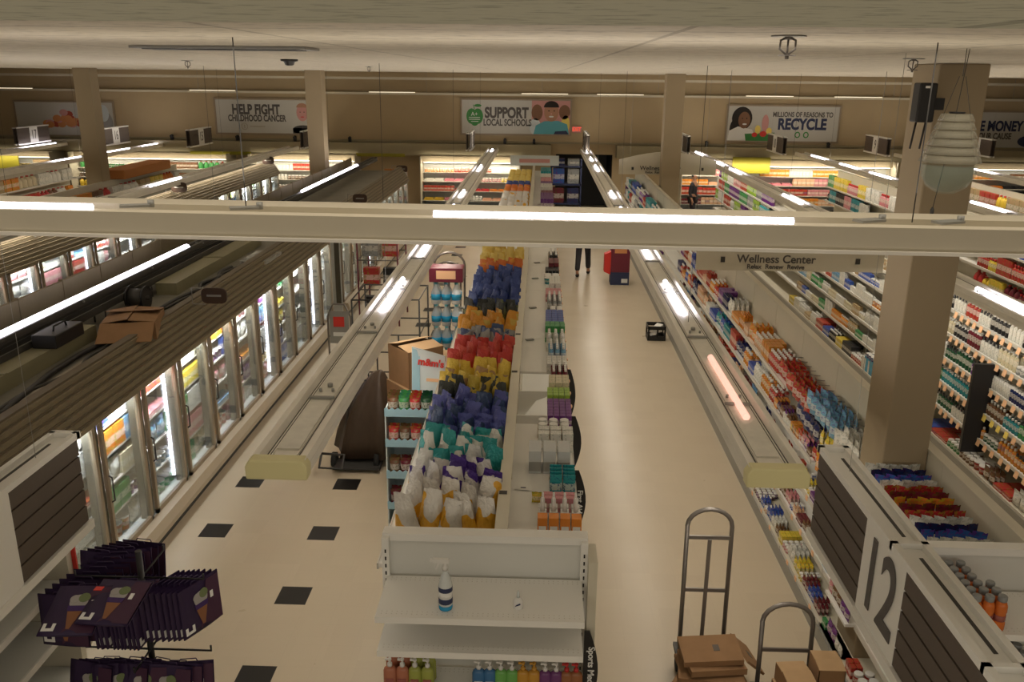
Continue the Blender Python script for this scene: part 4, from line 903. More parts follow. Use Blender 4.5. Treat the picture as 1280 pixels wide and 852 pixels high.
for r in range(6):
    for c in range(4):
        if c == 3 and r > 2: continue
        dbottle(2.50 + c * .074, 4.45 + r * .073, 1.852, 'orange_drink', 'cap_grey', 'orange bottle with grey cap on the top shelf beyond sign twelve', 'orange bottles on the endcap')
for r in range(3):
    for c in range(5): dbottle(2.62 + c * .076, 4.47 + r * .075, 1.462, 'red_drink', 'cap_grey', 'red bottle on the endcap shelf below the orange bottles', 'red bottles on the endcap')
for c in range(7): put('pouch', (2.6 + c * .14, 4.6, 1.102), math.pi / 2, (1, 1, 1), jit(PAL['purple']), 'purple pouch on the third endcap shelf below the red bottles', 'purple endcap pouches')

# ------------------------------------------------------------------ gondola B, lotions and shampoos
XB = 6.15
LB = [(.17, .56), (.50, .42), (.84, .40), (1.18, .38), (1.52, .36), (1.86, .34)]
gb = gondola('tall cream gondola of lotions and shampoos beyond the thick column', XB, 8.2, 29, LB, [(.2, .5), (1.0, .4), (1.7, .4)], top=2.2)
for k in range(75):
    i = 1 + k % 5; z, d = LB[i]; yy = 9.2 + (k // 5) * .185 + random.uniform(-.02, .02)
    MB().obox((XB - d - .018, yy, z - .045), (.008, .075, .085), ry=.25).build('sale_tag', 'tag_yellow' if (i == 2 and 9.8 < yy < 11) else 'tag_peach', gb)
MB().box(XB - .62, 10.55, .3, XB - .30, 10.60, 1.50).build('section_blade', 'black', gb)
levb = ['base', 'lowest', 'second', 'third', 'fourth', 'top']
CBB = [['black', 'red', 'blue', 'white', 'green', 'brown'], ['dark green', 'green', 'dark green', 'white', 'orange'], ['dark green', 'teal', 'maroon', 'green', 'brown'], ['dark green', 'navy', 'brown', 'purple', 'maroon', 'white'], ['black', 'maroon', 'white', 'brown', 'cream', 'grey'], ['black', 'navy', 'white', 'dark green', 'red', 'grey', 'black']]
KB = [['flat_carton', 'tub', 'candy_bag', 'jar', 'tall_carton'], ['conditioner_bottle', 'shampoo_bottle', 'cream_jar'], ['shampoo_bottle', 'conditioner_bottle', 'lotion_bottle'], ['shampoo_bottle', 'spray_can', 'lotion_bottle'], ['lotion_bottle', 'shampoo_bottle', 'spray_can', 'cream_jar'], ['spray_can', 'shampoo_bottle', 'lotion_bottle']]
random.seed(5)
for i, (z, d) in enumerate(LB):
    fill(f"on {levb[i]} lotion shelf", XB - d + .004, -1, z + .002, 8.25, 12.9, KB[i], CBB[i], rows=(3, 2, 2, 2, 2, 4)[i], hmax=.3 if i in (0, 5) else .25, block=(.35, .6))
    fill(f"on {levb[i]} lotion shelf past column", XB - d + .004, -1, z + .002, 13.0, 19.0, ['vitamin_box', 'vitamin_bottle', 'vitamin_jar', 'cough_medicine_box', 'shaver_box'], ['white', 'cream', 'sky blue', 'white', 'red', 'orange', 'blue', 'green', 'tan', 'white'] if i else ['red', 'yellow', 'blue', 'white', 'tan', 'black'], rows=(3, 1, 1, 1, 1, 2)[i], hmax=.25, block=(.3, .6), scale=1.08)
    if i >= 3: fill(f"on far {levb[i]} lotion shelf", XB - d + .004, -1, z + .002, 22, 28.8, ['diaper_pack', 'detergent_bottle', 'cereal_box'], ['white', 'purple', 'red', 'lime', 'teal', 'green', 'pink', 'grey'], rows=1, hmax=.28, block=(.6, 1.2), scale=1.5)
# blue tubs on the deep shelf
for yy in [13.3 + k * .105 for k in range(9)]:
    for xx in [5.62 + j * .10 for j in range(5)]:
        put('tub', (xx, yy, .42), 0, (.8, .8, .8), PAL['blue'], 'blue tub in the blue and white block beside the thick column', 'blue and white tubs')
tag(MB().box(5.60, 13.2, .172, 6.12, 14.25, .42).build('stacking_tray', 'blue_liquid', origin=(5.86, 13.7, .172)), 'blue tray raising the blue and white tubs', 'tray')

# gondola C, cleaning and soda beyond, and D
gcx = gondola('cream gondola of yellow and red bottles two aisles beyond the thick column', 9.75, 13, 29, [(.2, .5), (.7, .4), (1.15, .38), (1.6, .36)], [(.2, .4)], top=2.1)
for i, (z, d) in enumerate([(.2, .5), (.7, .4), (1.15, .38), (1.6, .36)]):
    fill(f"on soda shelf {['one','two','three','four'][i]}", 9.75 - d + .004, -1, z + .002, 13.5, 18.6, ['soda_bottle', 'juice_jug', 'soda_box'], ['red', 'yellow', 'navy', 'maroon', 'peach', 'blue', 'red', 'pink'], rows=1, hmax=.34, block=(.4, .8), scale=1.35)
    if i > 1: fill(f"on far soda shelf {['one','two','three','four'][i]}", 9.75 - d + .004, -1, z + .002, 21.5, 28.8, ['soda_box', 'cereal_box', 'soda_bottle'], ['lime', 'green', 'teal', 'purple', 'yellow', 'pink', 'black', 'white'], rows=1, hmax=.36, block=(.7, 1.3), scale=1.6)
gd = gondola('farthest pale gondola before the money banner', 13.1, 19, 29, [(.2, .5), (1.0, .4), (1.5, .4)], [], top=2.0)
for i, (z, d) in enumerate([(1.0, .4), (1.5, .4)]):
    fill(f"on {['lower','upper'][i]} shelf below money banner", 13.1 - d, -1, z + .002, 19.5, 28.5, ['cereal_box', 'cracker_box', 'juice_jug'], ['red', 'black', 'orange', 'white', 'yellow', 'tan'], rows=1, hmax=.4, block=(.7, 1.2), scale=1.6)
# ------------------------------------------------------------------ glass door freezer bank
def freezer(name_label, xf, face, y0, y1, depth, pitch=.90, far=False):
    """xf: door plane, face +1 looks to +x"""
    s = face; t = thing('glass_door_freezer', name_label, 'freezer', (xf - s * depth / 2, (y0 + y1) / 2, 0), None)
    X = lambda a: xf + s * a
    def bx(m, a, ya, za, b, yb_, zb): m.box(min(X(a), X(b)), ya, za, max(X(a), X(b)), yb_, zb); return m
    bx(MB(), -.02, y0, 0, .06, y1, .13).build('kick_plate', 'kick', t)
    m = MB(); P = [(.0, .13), (.13, .13), (.14, .20), (.11, .30), (.02, .31), (0, .31)]; m.prism([(X(a), z) for a, z in P], 'y', y0, y1); m.build('bumper', 'bumper', t)
    m = MB(); bx(m, -depth, y0, .1, -depth + .04, y1, 2.06); bx(m, -depth, y0, .1, 0, y1, .30); bx(m, -depth, y0, 1.98, -.27, y1, 2.06); bx(m, -.27, y0, 1.80, -.13, y1, 1.84); bx(m, -depth, y0 - .03, 0, .0, y0, 2.06); bx(m, -depth, y1, 0, .0, y1 + .03, 2.06); m.build('cabinet_shell', 'case_in', t)
    bx(MB(), -depth, y0, 2.06, -.24, y1, 2.10).build('top_panel', 'case_top', t)
    # ridged canopy over the doors
    m = MB(); mm = []
    for k in range(7):
        z = 1.80 + k * .060; a = .035 - k * .038
        bx(m, a - .07, y0, z, a + .035, y1, z + .046); bx(m, a - .08, y0, z + .046, a + .012, y1, z + .066)
    m.m = [0 if (i // 6) % 2 == 0 else 1 for i in range(len(m.f))]
    m.build('ridged_canopy', ['olive', 'olive_dk'], t)
    n = int(round((y1 - y0) / pitch)); pitch = (y1 - y0) / n
    for z in (.62, .94, 1.26, 1.56): bx(MB(), -.62, y0 + .02, z - .02, -.14, y1 - .02, z).build('wire_shelf', 'rail', t)
    for k in range(n + 1):
        y = y0 + k * pitch
        bx(MB(), -.12, y - .055, .30, -.02, y + .055, 1.82).build('mullion', 'mullion', t)
        if k in (0,): continue
    lit = {3, 7, 10} if not far else set()
    for k in range(n):
        y = y0 + k * pitch
        if far and k % 2: pass
        d = MB(); a, c = y + .055, y + pitch - .055
        for (p, q, u, v) in ((a, .31, a + .045, 1.80), (c - .045, .31, c, 1.80), (a, .31, c, .36), (a, 1.76, c, 1.80)): bx(d, -.018, p, q, .02, u, v)
        dr = d.build('door', 'case_frame', t)
        bx(MB(), -.004, a + .045, .36, .004, c - .045, 1.76).build('pane', 'glass', dr)
        h = MB(); hx = X(.05)
        h.path([(X(.02), a + .03, .92), (hx, a + .03, .94), (hx, a + .03, 1.18), (X(.02), a + .03, 1.20)], .009, 6); h.build('handle', 'dark', dr)
        if not far or k % 2 == 0:
            e = MB()
            if k in lit or far:
                for q in range(26): e.obox((X(-.135), y + pitch - .075, .40 + q * .053), (.03, .02, .038))
            else: continue
            e.build('case_light', 'led' if (k in lit or far) else 'led_low', t)
    return t, n, pitch
M['led_low'] = nmat('case_light_soft', (.8, .8, .8), .4, emit=(.95, .95, 1.0), es=.7)
FZ = -4.12
fz, nd, pt = freezer('long glass door freezer bank with ridged olive canopy along the black tiled aisle', FZ, 1, 5.5, 16.75, 1.75, .9)
random.seed(3)
cols = ['white', 'purple', 'pink', 'white', 'sky blue', 'cream', 'green', 'red', 'blue', 'white', 'orange', 'yellow']
for i, z in enumerate((.31, .62, .94, 1.26, 1.56)):
    fill(f"on freezer rack {['one', 'two', 'three', 'four', 'five'][i]}", FZ - .135, 1, z + .002, 5.6, 14.6, ['frozen_bag', 'ice_cream_tub', 'waffle_box', 'ice_cream_box', 'pizza_box'], cols, rows=1, hmax=.24, block=(.4, .8), scale=1.05)
for (y0, y1) in ((17.6, 27),):
    fr2, _, _ = freezer('farther glass door freezer bank behind the wire cart beyond the first one', FZ, 1, y0, y1, 1.75, .94)
    for i, z in enumerate((.94, 1.26, 1.56)): fill(f"on farther freezer rack {['one','two','three'][i]}", FZ - .135, 1, z + .002, 17.7, 20.5, ['frozen_bag', 'dessert_box'], cols, rows=1, hmax=.24, block=(.5, .9), scale=1.2)
# clutter on the freezer tops
ZT = 2.10
def on_top(name, mb, mats, loc, label, cat, **k): return single(name, mb, mats, loc, label, cat, **k)
m = MB()
for k in range(12): m.box(-.02, k * .94, 0, .02, k * .94 + .92, .40).box(-.03, k * .94 + .92, 0, .03, k * .94 + .94, .42)
on_top('parapet_panel', m, ['olive'], (-5.86, 5.5, 2.06), 'line of olive brown upright panels along the back edge of the freezer top', 'panel')
m = MB()
for k in range(10): m.box(-.02, k * .94, 0, .02, k * .94 + .92, .40).box(-.03, k * .94 + .92, 0, .03, k * .94 + .94, .42)
on_top('parapet_panel', m, ['olive'], (-5.86, 17.6, 2.06), 'line of olive brown upright panels on the farther freezer bank', 'panel')
M['duct'] = noisy('duct_olive', (.25, .23, .14), .6, .2, 3, stretch=(3, .4, 1)); M['foam'] = noisy('old_foam', (.33, .30, .24), .8, .3, 14)
on_top('long_duct', MB().box(-.16, 0, 0, .16, 3.4, .16).box(-.18, -.02, .16, .18, 0.02, .18).box(-.17, 1.7, .16, .17, 1.74, .175), ['duct'], (-5.02, 5.6, 2.10), 'long olive sheet metal duct lying on the freezer top before the open carton', 'duct')
on_top('long_duct', MB().box(-.14, 0, 0, .14, 3.6, .16).box(-.15, 1.7, .16, .15, 1.74, .175), ['duct'], (-4.92, 11.0, 2.10), 'long olive duct lying on the freezer top behind the cable reel', 'duct')
on_top('cable_tray', MB().box(-.06, 0, 0, .06, 11, .03).box(-.07, 0, .03, -.05, 11, .09).box(.05, 0, .03, .07, 11, .09), ['dark'], (-5.14, 5.5, 2.24), 'dark cable tray under the long lit tubes', 'tray')
m = MB()
for k in range(9): m.cyl((-.07, .4 + k * 1.25, 0), (-.07, .4 + k * 1.25, .14), .012, 6).cyl((.07, .4 + k * 1.25, 0), (.07, .4 + k * 1.25, .14), .012, 6)
m.build('tray_feet', 'dark', None, origin=(0, 0, 0)); bpy.data.objects['tray_feet'].location = (-5.14, 5.5, 2.10); bpy.data.objects['tray_feet'].parent = bpy.data.objects['cable_tray']; bpy.data.objects['tray_feet'].location = (0, 0, -.14)
def cable(pts, r, mat, label, cat='cable', group=None):
    cu = bpy.data.curves.new('power_cable', 'CURVE'); cu.dimensions = '3D'; cu.bevel_depth = r; cu.bevel_resolution = 2; sp = cu.splines.new('NURBS'); sp.points.add(len(pts) - 1); sp.order_u = 3; sp.use_endpoint_u = True
    for p, q in zip(sp.points, pts): p.co = (*q, 1)
    cu.materials.append(M[mat]); tmp = bpy.data.objects.new('tmp', cu); C.objects.link(tmp); me = bpy.data.meshes.new_from_object(tmp.evaluated_get(bpy.context.evaluated_depsgraph_get())); bpy.data.objects.remove(tmp); o = bpy.data.objects.new('power_cable', me); C.objects.link(o); return tag(o, label, cat, group)
random.seed(8)
for j, (ya, yb_, r, mt, lb) in enumerate(((5.6, 12.8, .028, 'black', 'thick black cable wandering along the freezer top'), (6.2, 13.5, .018, 'dark', 'thin dark cable beside the thick one on the freezer top'), (10.2, 14.2, .010, 'cap_white', 'pale thin cable on the freezer top beyond the reel'),
                                      (17.8, 24, .03, 'black', 'thick black cable on the farther freezer bank'), (18.5, 25, .02, 'dark', 'thin dark cable on the farther freezer bank'))):
    pts = []; y = ya; bx_ = -4.62 + .06 * j
    while y < yb_: pts.append((bx_ + random.uniform(-.10, .10), y, 2.10 + r + random.uniform(0, .015))); y += .35
    cable(pts, r, mt, lb)
# cable reel
t = thing('cable_reel', 'black cable reel lying on the freezer top behind the open carton', 'reel', (-4.95, 10.25, 2.10))
MB().cyl((-5.06, 10.25, 2.25), (-5.04, 10.25, 2.25), .15, 20).build('flange', 'black', t); MB().cyl((-4.86, 10.25, 2.25), (-4.84, 10.25, 2.25), .15, 20).build('flange', 'black', t); MB().cyl((-5.04, 10.25, 2.25), (-4.86, 10.25, 2.25), .115, 18).build('wound_cable', 'dark', t); MB().cyl((-5.10, 10.25, 2.25), (-4.80, 10.25, 2.25), .03, 10).build('hub', 'black', t)
t = thing('tool_case', 'dark tool case beside the reel on the freezer top', 'case', (-5.2, 7.6, 2.1)); MB().box(-5.05, 8.1, 2.26, -4.80, 8.65, 2.40).build('case_body', 'black', t, bevel=.01); MB().path([(-4.9, 8.25, 2.40), (-4.9, 8.27, 2.45), (-4.9, 8.48, 2.45), (-4.9, 8.5, 2.40)], .01).build('handle', 'rubber', t)
# open carton with flaps
def flap_box(cx, cy, z0, w, d, h, rz, label, flaps=((-.5, .9), (-.3, .7), (.2, 1.0), (-.4, .8)), tape=False, closed=False, mat='card', group=None):
    t = thing('cardboard_box', label, 'cardboard box', (cx, cy, z0), group); m = MB(); th = .006; rot = Matrix.Rotation(rz, 3, 'Z')
    def Q(x, y, z): v = rot @ Vector((x, y, 0)); return (cx + v.x, cy + v.y, z0 + z)
    def ob(x0, y0, za, x1, y1, zb, mb):
        v = [Q(x, y, z) for z in (za, zb) for y in (y0, y1) for x in (x0, x1)]; mb.add(v, [(0, 2, 3, 1), (4, 5, 7, 6), (0, 1, 5, 4), (2, 6, 7, 3), (0, 4, 6, 2), (1, 3, 7, 5)])
    ob(-w / 2, -d / 2, 0, w / 2, d / 2, th, m)
    for (x0, y0, x1, y1) in ((-w / 2, -d / 2, w / 2, -d / 2 + th), (-w / 2, d / 2 - th, w / 2, d / 2), (-w / 2, -d / 2, -w / 2 + th, d / 2), (w / 2 - th, -d / 2, w / 2, d / 2)): ob(x0, y0, th, x1, y1, h, m)
    m.build('carton_body', mat, t)
    for i, (dz, ln) in enumerate(flaps):
        sx, sy = ((0, -1), (0, 1), (-1, 0), (1, 0))[i]; L = (d / 2 if i < 2 else w / 2) * ln; f = MB()
        if closed:
            if i < 2:
                e0 = sy * d / 2; e1 = sy * .002; zz = h + .004 + dz * .02; v = [Q(-w / 2, e0, h), Q(w / 2, e0, h), Q(w / 2, e1, zz), Q(-w / 2, e1, zz)]
            else: continue
        else:
            ca, sa = math.cos(dz), math.sin(dz)
            if i < 2: v = [Q(-w / 2, sy * d / 2, h), Q(w / 2, sy * d / 2, h), Q(w / 2, sy * (d / 2 + L * ca), h + L * sa), Q(-w / 2, sy * (d / 2 + L * ca), h + L * sa)]
            else: v = [Q(sx * w / 2, -d / 2, h), Q(sx * w / 2, d / 2, h), Q(sx * (w / 2 + L * ca), d / 2, h + L * sa), Q(sx * (w / 2 + L * ca), -d / 2, h + L * sa)]
        v2 = [(p[0], p[1], p[2] + .005) for p in v]
        f.add(v + v2, [(3, 2, 1, 0), (4, 5, 6, 7), (0, 1, 5, 4), (1, 2, 6, 5), (2, 3, 7, 6), (3, 0, 4, 7)]); f.build('flap', 'card_in' if closed else mat, t)
    if tape: mt = MB(); ob(-w / 2, -.03, h + .012, w / 2, .03, h + .014, mt); mt.build('tape', 'tape', t)
    return t
flap_box(-4.55, 9.25, 2.10, .56, .62, .20, .25, 'large open brown carton with splayed flaps lying on the freezer top', flaps=((-.40, 1.1), (2.97, 1.0), (3.0, 1.0), (3.05, 1.0)))
on_top('foam_sheet', MB().box(-.18, 0, 0, .18, 1.5, .02).box(-.12, .1, .02, .05, .5, .03), ['foam'], (-4.42, 6.7, 2.102), 'grey foam sheet with printed stripes on the freezer top', 'sheet')
on_top('bubble_wrap', MB().box(-.22, -.4, 0, .2, .4, .05).box(-.15, -.3, .05, .1, .2, .08), ['wrap'], (-4.4, 13.4, 2.102), 'bundle of clear wrap on the freezer top at the reel end', 'packing wrap')
on_top('metal_sheet', MB().box(-.2, -.35, 0, .2, .35, .02), ['case_top'], (-4.45, 5.9, 2.102), 'loose grey panel at the near corner of the freezer top', 'sheet')
# badges on the canopy
def badge(x, y, z, label, s=1.0):
    t = thing('category_badge', label, 'sign', (x, y, z), 'brown oval freezer badges'); n = 20; pts = []
    for i in range(n): a = 2 * math.pi * i / n; pts.append((x + .16 * s * math.copysign(abs(math.cos(a)) ** .5, math.cos(a)), z + .13 * s + .10 * s * math.copysign(abs(math.sin(a)) ** .6, math.sin(a))))
    MB().prism(pts, 'y', y, y + .025).build('plate', 'badge', t); MB().box(x - .09 * s, y - .004, z + .12 * s, x + .09 * s, y, z + .145 * s).build('print', 'grey', t)
    MB().path([(x - .12 * s, y + .01, z + .02), (x - .28 * s, y + .01, z + .02), (x - .28 * s, y + .02, z + .22 * s), (x - .14 * s, y + .02, z + .22 * s)], .008).build('bracket', 'grey', t)
badge(-4.0, 10.25, 2.16, 'brown oval badge on the ridged canopy behind the open carton'); badge(-4.0, 19.2, 2.16, 'brown oval badge on the farther freezer bank at the column')
badge(-8.6, 14.6, 2.16, 'brown oval badge on the second freezer bank'); badge(-8.6, 20.5, 2.16, 'brown oval badge far along the second freezer bank', 1.2); badge(-8.6, 27.5, 2.16, 'brown oval badge at the far end of the second freezer bank', 1.2); badge(-4.3, 27.1, 2.0, 'brown oval badge at the far end of the farther freezer bank', 1.1)
# second freezer bank across the hidden aisle
f3, _, _ = freezer('second glass door freezer bank beyond the freezer tops, doors lit in strips', -8.6, 1, 11.5, 28.5, 1.3, .95, far=True)
for i, z in enumerate((.62, .94, 1.26, 1.56)): fill(f"on second bank rack {['one','two','three','four'][i]}", -8.735, 1, z + .002, 12.5, 17.6, ['frozen_bag', 'dessert_box', 'ice_cream_box'], ['white', 'red', 'sky blue', 'pink', 'cream', 'green'], rows=1, hmax=.24, block=(.5, .9), scale=1.15)
for i, z in enumerate((.94, 1.26, 1.56)): fill(f"on far second bank rack {['two','three','four'][i]}", -8.735, 1, z + .002, 21, 28, ['frozen_bag', 'dessert_box'], ['white', 'grey', 'sky blue', 'white', 'cream', 'lime'], rows=1, hmax=.24, block=(.6, 1), scale=1.6)
# far left gondolas
for gi, (xs, ya, lab) in enumerate(((-12.2, 19, 'cream gondola beside the column under the food banner'), (-15.9, 21, 'cream gondola farthest under the food banner'))):
    gondola(lab, xs, ya, 29, [], [(.2, .5), (1.0, .42), (1.55, .40)], top=2.0)
    for i, (z, d) in enumerate([(1.0, .42), (1.55, .40)]): fill(f"on {['lower','upper'][i]} {['column','farthest'][gi]} gondola shelf", xs + d, 1, z + .002, ya + .3, 28.5, ['cereal_box', 'cracker_box', 'juice_jug'], ['green', 'white', 'red', 'orange', 'brown', 'yellow', 'tan', 'cream'], rows=1, hmax=.34, block=(.7, 1.3), scale=1.7)
tag(MB().box(-12.55, 24.6, 2.0, -11.85, 27.8, 2.26).build('case_stack', 'orange_card', origin=(-12.2, 26, 2.0), bevel=.02), 'long orange brown case stacked on the gondola behind the food banner column', 'carton')

# ------------------------------------------------------------------ empty white shelves under the number 14 sign
gl = thing('empty_shelving', 'empty white shelves under the brown slatted sign beside purple bags', 'shelving', (-3.7, 4.0, 0))
MB().box(-4.0, 2.0, 0, -3.94, 5.34, 2.05).build('back_panel', 'peg', gl); MB().box(-4.0, 5.30, 0, -3.30, 5.36, 2.02).build('end_panel', 'white2', gl)
for z, d in ((.2, .72), (.72, .62), (1.1, .60), (1.45, .58), (1.80, .58)):
    MB().box(-3.94, 2.0, z - .028, -3.94 + d, 5.29, z).build('shelf', 'peg', gl); MB().box(-3.94 + d, 2.0, z - .045, -3.94 + d + .014, 5.29, z + .004).build('price_rail', 'white', gl)
tag(MB().box(-3.30, 5.36, .9, -3.26, 5.42, 2.0).build('red_tape_strip', 'red_print', origin=(-3.28, 5.39, .9)), 'narrow red strip on the end of the empty white shelves', 'strip') if False else None
MB().box(-3.33, 5.362, .9, -3.27, 5.375, 1.95).build('red_strip', 'red_print', gl)

# ------------------------------------------------------------------ reusable bag rack
rk = thing('bag_rack', 'black post rack holding dark purple shopping bags beside the empty shelves', 'rack', (-2.62, 5.0, 0))
MB().cyl((-2.62, 5.0, .04), (-2.62, 5.0, 1.88), .022, 10).build('pole', 'black', rk); MB().lathe([(.32, 0), (.31, .02), (.05, .05)], (-2.62, 5.0, 0), 20).build('base', 'black', rk)
for z in (1.68, 1.12):
    for (dx, dy) in ((.42, 0), (-.45, 0), (0, -.25), (0, .35)): MB().path([(-2.62, 5.0, z), (-2.62 + dx, 5.0 + dy, z), (-2.62 + dx, 5.0 + dy, z + .04)], .008).build('arm', 'black', rk)
def bag_proto():
    t = thing('shopping_bag', 'dark purple shopping bag', 'shopping bag', (0, 0, 0)); w, h = .33, .37; rr = random.Random(4)
    m = MB(); vs = []; nx, nz = 6, 6
    for s in (-1, 1):
        for k in range(nz + 1):
            for i in range(nx + 1):
                u = i / nx; v = k / nz; vs.append((-w / 2 + w * u, s * (.004 + .007 * math.sin(math.pi * u) * (1 - v)) + rr.uniform(-.0015, .0015), -h + h * v))
    o = (nx + 1) * (nz + 1)
    for k in range(nz):
        for i in range(nx):
            a = k * (nx + 1) + i; m.f.append((a, a + 1, a + nx + 2, a + nx + 1)); m.f.append((o + a + nx + 1, o + a + nx + 2, o + a + 1, o + a))
    for k in range(nz):
        for i in (0, nx): a = k * (nx + 1) + i; m.f.append((a, a + nx + 1, o + a + nx + 1, o + a))
    for i in range(nx): m.f.append((i, o + i, o + i + 1, i + 1))
    m.v = vs; m.m = [0] * len(m.f); m.sm = [True] * len(m.f); m.build('body', 'purple_dk', t)
    m = MB(); oval(m, .0, -.13, .055, .055, 0, -.0135); oval(m, -.03, -.11, .03, .03, 0, -.0145); oval(m, .025, -.10, .035, .035, 3, -.0150, 12); m.prism([(-.05, -.18), (.05, -.18), (.012, -.33), (-.008, -.33)], 'y', -.0125, -.0105, 1); m.prism([(-.055, -.16), (.055, -.16), (.048, -.20), (-.048, -.20)], 'y', -.0140, -.0125, 2)
    m.prism([(-.03, -.36), (.16, -.36), (.16, -.02), (.06, -.02)], 'y', -.0108, -.0098, 4)
    m.build('cone_picture', ['cream_p', 'cone_p', 'purple', 'cream_g', 'bag_maroon'], t)
    MB().box(.075, -.0148, -.17, .10, -.0128, -.12).build('label', 'white_print', t)
    MB().prism([(-.15, -.345), (-.075, -.345), (-.075, -.29), (-.095, -.29), (-.095, -.325), (-.13, -.325), (-.13, -.29), (-.15, -.29)], 'y', -.0138, -.0118).build('care_label', 'white_print', t)
    MB().path([(-.06, 0, 0), (-.05, .0, .018), (.05, 0, .018), (.06, 0, 0)], .004, 5).build('handle', 'purple_dk', t); return t
M['cream_g'] = nmat('ice_cream_green', (.16, .20, .09), .6); M['cone_p'] = nmat('cone_print', (.26, .11, .05), .6); M['cream_p'] = nmat('ice_cream_print', (.36, .34, .33), .6); M['bag_maroon'] = nmat('bag_maroon', (.06, .02, .05), .6)
bp0 = bag_proto(); first = True; random.seed(2)
def bag(x, y, z, rx, ry, rz, lab, s=1):
    global first
    if first: o = bp0; o['label'] = lab; first = False; o['group'] = lab; o.location = (x, y, z); o.rotation_euler = (rx, ry, rz)
    else: o = dup(bp0, loc=(x, y, z), rot=(rx, ry, rz), label=lab, group=lab)
    return o
for k in range(10): bag(-3.08 + .028 * k, 4.83 + k * .045, 1.64 + .012 * k, R(-3), 0, R(-4 + k * 1.5), 'dark purple bag in the stack facing the window with ice cream cone print' if k == 0 else 'dark bag behind the cone print bag on the rack')
for k in range(11): bag(-2.86 + .028 * k, 4.93, 1.64, 0, R(-4), R(82 + random.uniform(-5, 5)), 'dark bag hanging edge-on in the middle bundle of the rack')
for k in range(8): bag(-2.50 + .036 * k, 4.98 + .004 * k, 1.66, 0, R(-2), R(62 + random.uniform(-3, 3)), 'dark purple bag in the fanned bundle nearest the black tiles')
bag(-2.82, 4.70, 1.80, R(-72), 0, R(4), 'purple bag with red tag lying flat over the top of the rack')
bag(-2.58, 4.76, 1.81, R(-78), 0, R(-2), 'second purple bag lying flat over the rack top by the post')
MB().box(-2.72, 4.59, 1.842, -2.67, 4.63, 1.846).build('red_tag', 'red_print', rk)
for k in range(7): bag(-2.98 + .03 * k, 5.20 + .04 * k, 1.74 - .008 * k, R(-8), 0, R(-8), 'dark bag at the back of the rack against the empty shelves')
for k in range(12): bag(-2.95 + .058 * k, 4.84 + .02 * (k % 3), 1.12, R(-14), 0, R(-12 + 7 * (k % 4)), 'dark bag in the lower tier of the rack')

# ------------------------------------------------------------------ things in the black tiled aisle
# candy display tower
ds = thing('candy_display', 'blue cardboard candy display tower with white and blue header beside the snack bags', 'display stand', (-1.30, 8.5, 0))
x0, x1, y0, y1 = -1.56, -1.06, 8.27, 8.72
MB().box(x0, y0, 0, x1, y1, .12).build('base', 'display_blue', ds)
MB().box(x0, y0, .12, x0 + .012, y1, 1.62).box(x1 - .012, y0, .12, x1, y1, 1.62).box(x0, y1 - .012, .12, x1, y1, 1.66).build('side_panel', 'display_pale', ds)
for i, z in enumerate((.14, .50, .86, 1.22, 1.56)):
    tr_ = MB().box(x0 + .012, y0, z, x1 - .012, y1 - .012, z + .012)
    n = 8; wv = [(x0 + (x1 - x0) * j / 32, z + .075 + .012 * math.sin(j * math.pi / 2)) for j in range(33)]
    tr_.prism([(x0, z - .01)] + wv + [(x1, z - .01)], 'y', y0 - .012, y0); tr_.build('tray', 'display_blue', ds)
hb = MB(); hb.add([(-1.34, 8.72, 1.66), (-.98, 8.66, 1.60), (-.98, 8.74, 2.06), (-1.34, 8.80, 2.14), (-1.34, 8.735, 1.66), (-.98, 8.675, 1.60), (-.98, 8.755, 2.06), (-1.34, 8.815, 2.14)], [(0, 1, 2, 3), (7, 6, 5, 4), (0, 4, 5, 1), (1, 5, 6, 2), (2, 6, 7, 3), (3, 7, 4, 0)])
hd = hb.build('header_card', 'display_pale', ds)
MB().add([(-1.335, 8.715, 1.68), (-1.25, 8.70, 1.67), (-1.25, 8.783, 2.10), (-1.335, 8.795, 2.125)], [(0, 1, 2, 3)]).build('blue_corner', 'display_blue', ds)
text("m&m's", .105, (-1.13, 8.735, 1.98), (R(80), R(4), R(-9)), 'red_print', ds, bold=.004)
MB().obox((-1.10, 8.70, 1.80), (.16, .004, .035), rz=R(-9), rx=R(-10)).build('caption_bar', 'tag_peach', ds)
for i, z in enumerate((.155, .515, .875, 1.235, 1.575)):
    for j in range(4):
        c = [['brown', 'red'], ['maroon', 'tan'], ['brown', 'maroon'], ['red', 'brown'], ['brown', 'green', 'red', 'dark green']][i]; cc = c[j % len(c)]
        lab = f"{cc} candy pouch on the {['lowest', 'second', 'middle', 'fourth', 'top'][i]} tray of the blue display tower"
        for q in range(2 if i < 4 else 3): put('pouch', (x0 + .08 + j * .115, y0 + .05 + q * .08, z), math.pi / 2, (1, .82, 1.1), jit(PAL[cc]), lab, lab)
# cartons stacked behind the display
flap_box(-1.52, 10.15, .26, .52, .50, .50, R(38), 'lowest brown carton of the stack behind the candy display', flaps=((0, 1), (0, 1), (0, 1), (0, 1)), closed=True)
flap_box(-1.52, 10.15, .77, .52, .50, .50, R(38), 'middle brown carton of the stack behind the candy display', flaps=((0, 1), (0, 1), (0, 1), (0, 1)), closed=True)
flap_box(-1.50, 10.15, 1.28, .50, .48, .46, R(40), 'top brown carton with loosely closed flaps behind the candy display', flaps=((1.2, 1), (3.0, 1), (0, 1), (0, 1)), closed=True, tape=False)
flap_box(-1.08, 10.45, .9, .34, .40, .62, R(10), 'tall carton squeezed between carton stack and snack bags', flaps=((.5, 1), (.5, 1), (0, 1), (0, 1)), closed=True, tape=True)
flap_box(-1.10, 10.45, .26, .40, .42, .62, R(10), 'carton under the tall carton beside the snack bags', flaps=((0, 1), (0, 1), (0, 1), (0, 1)), closed=True)
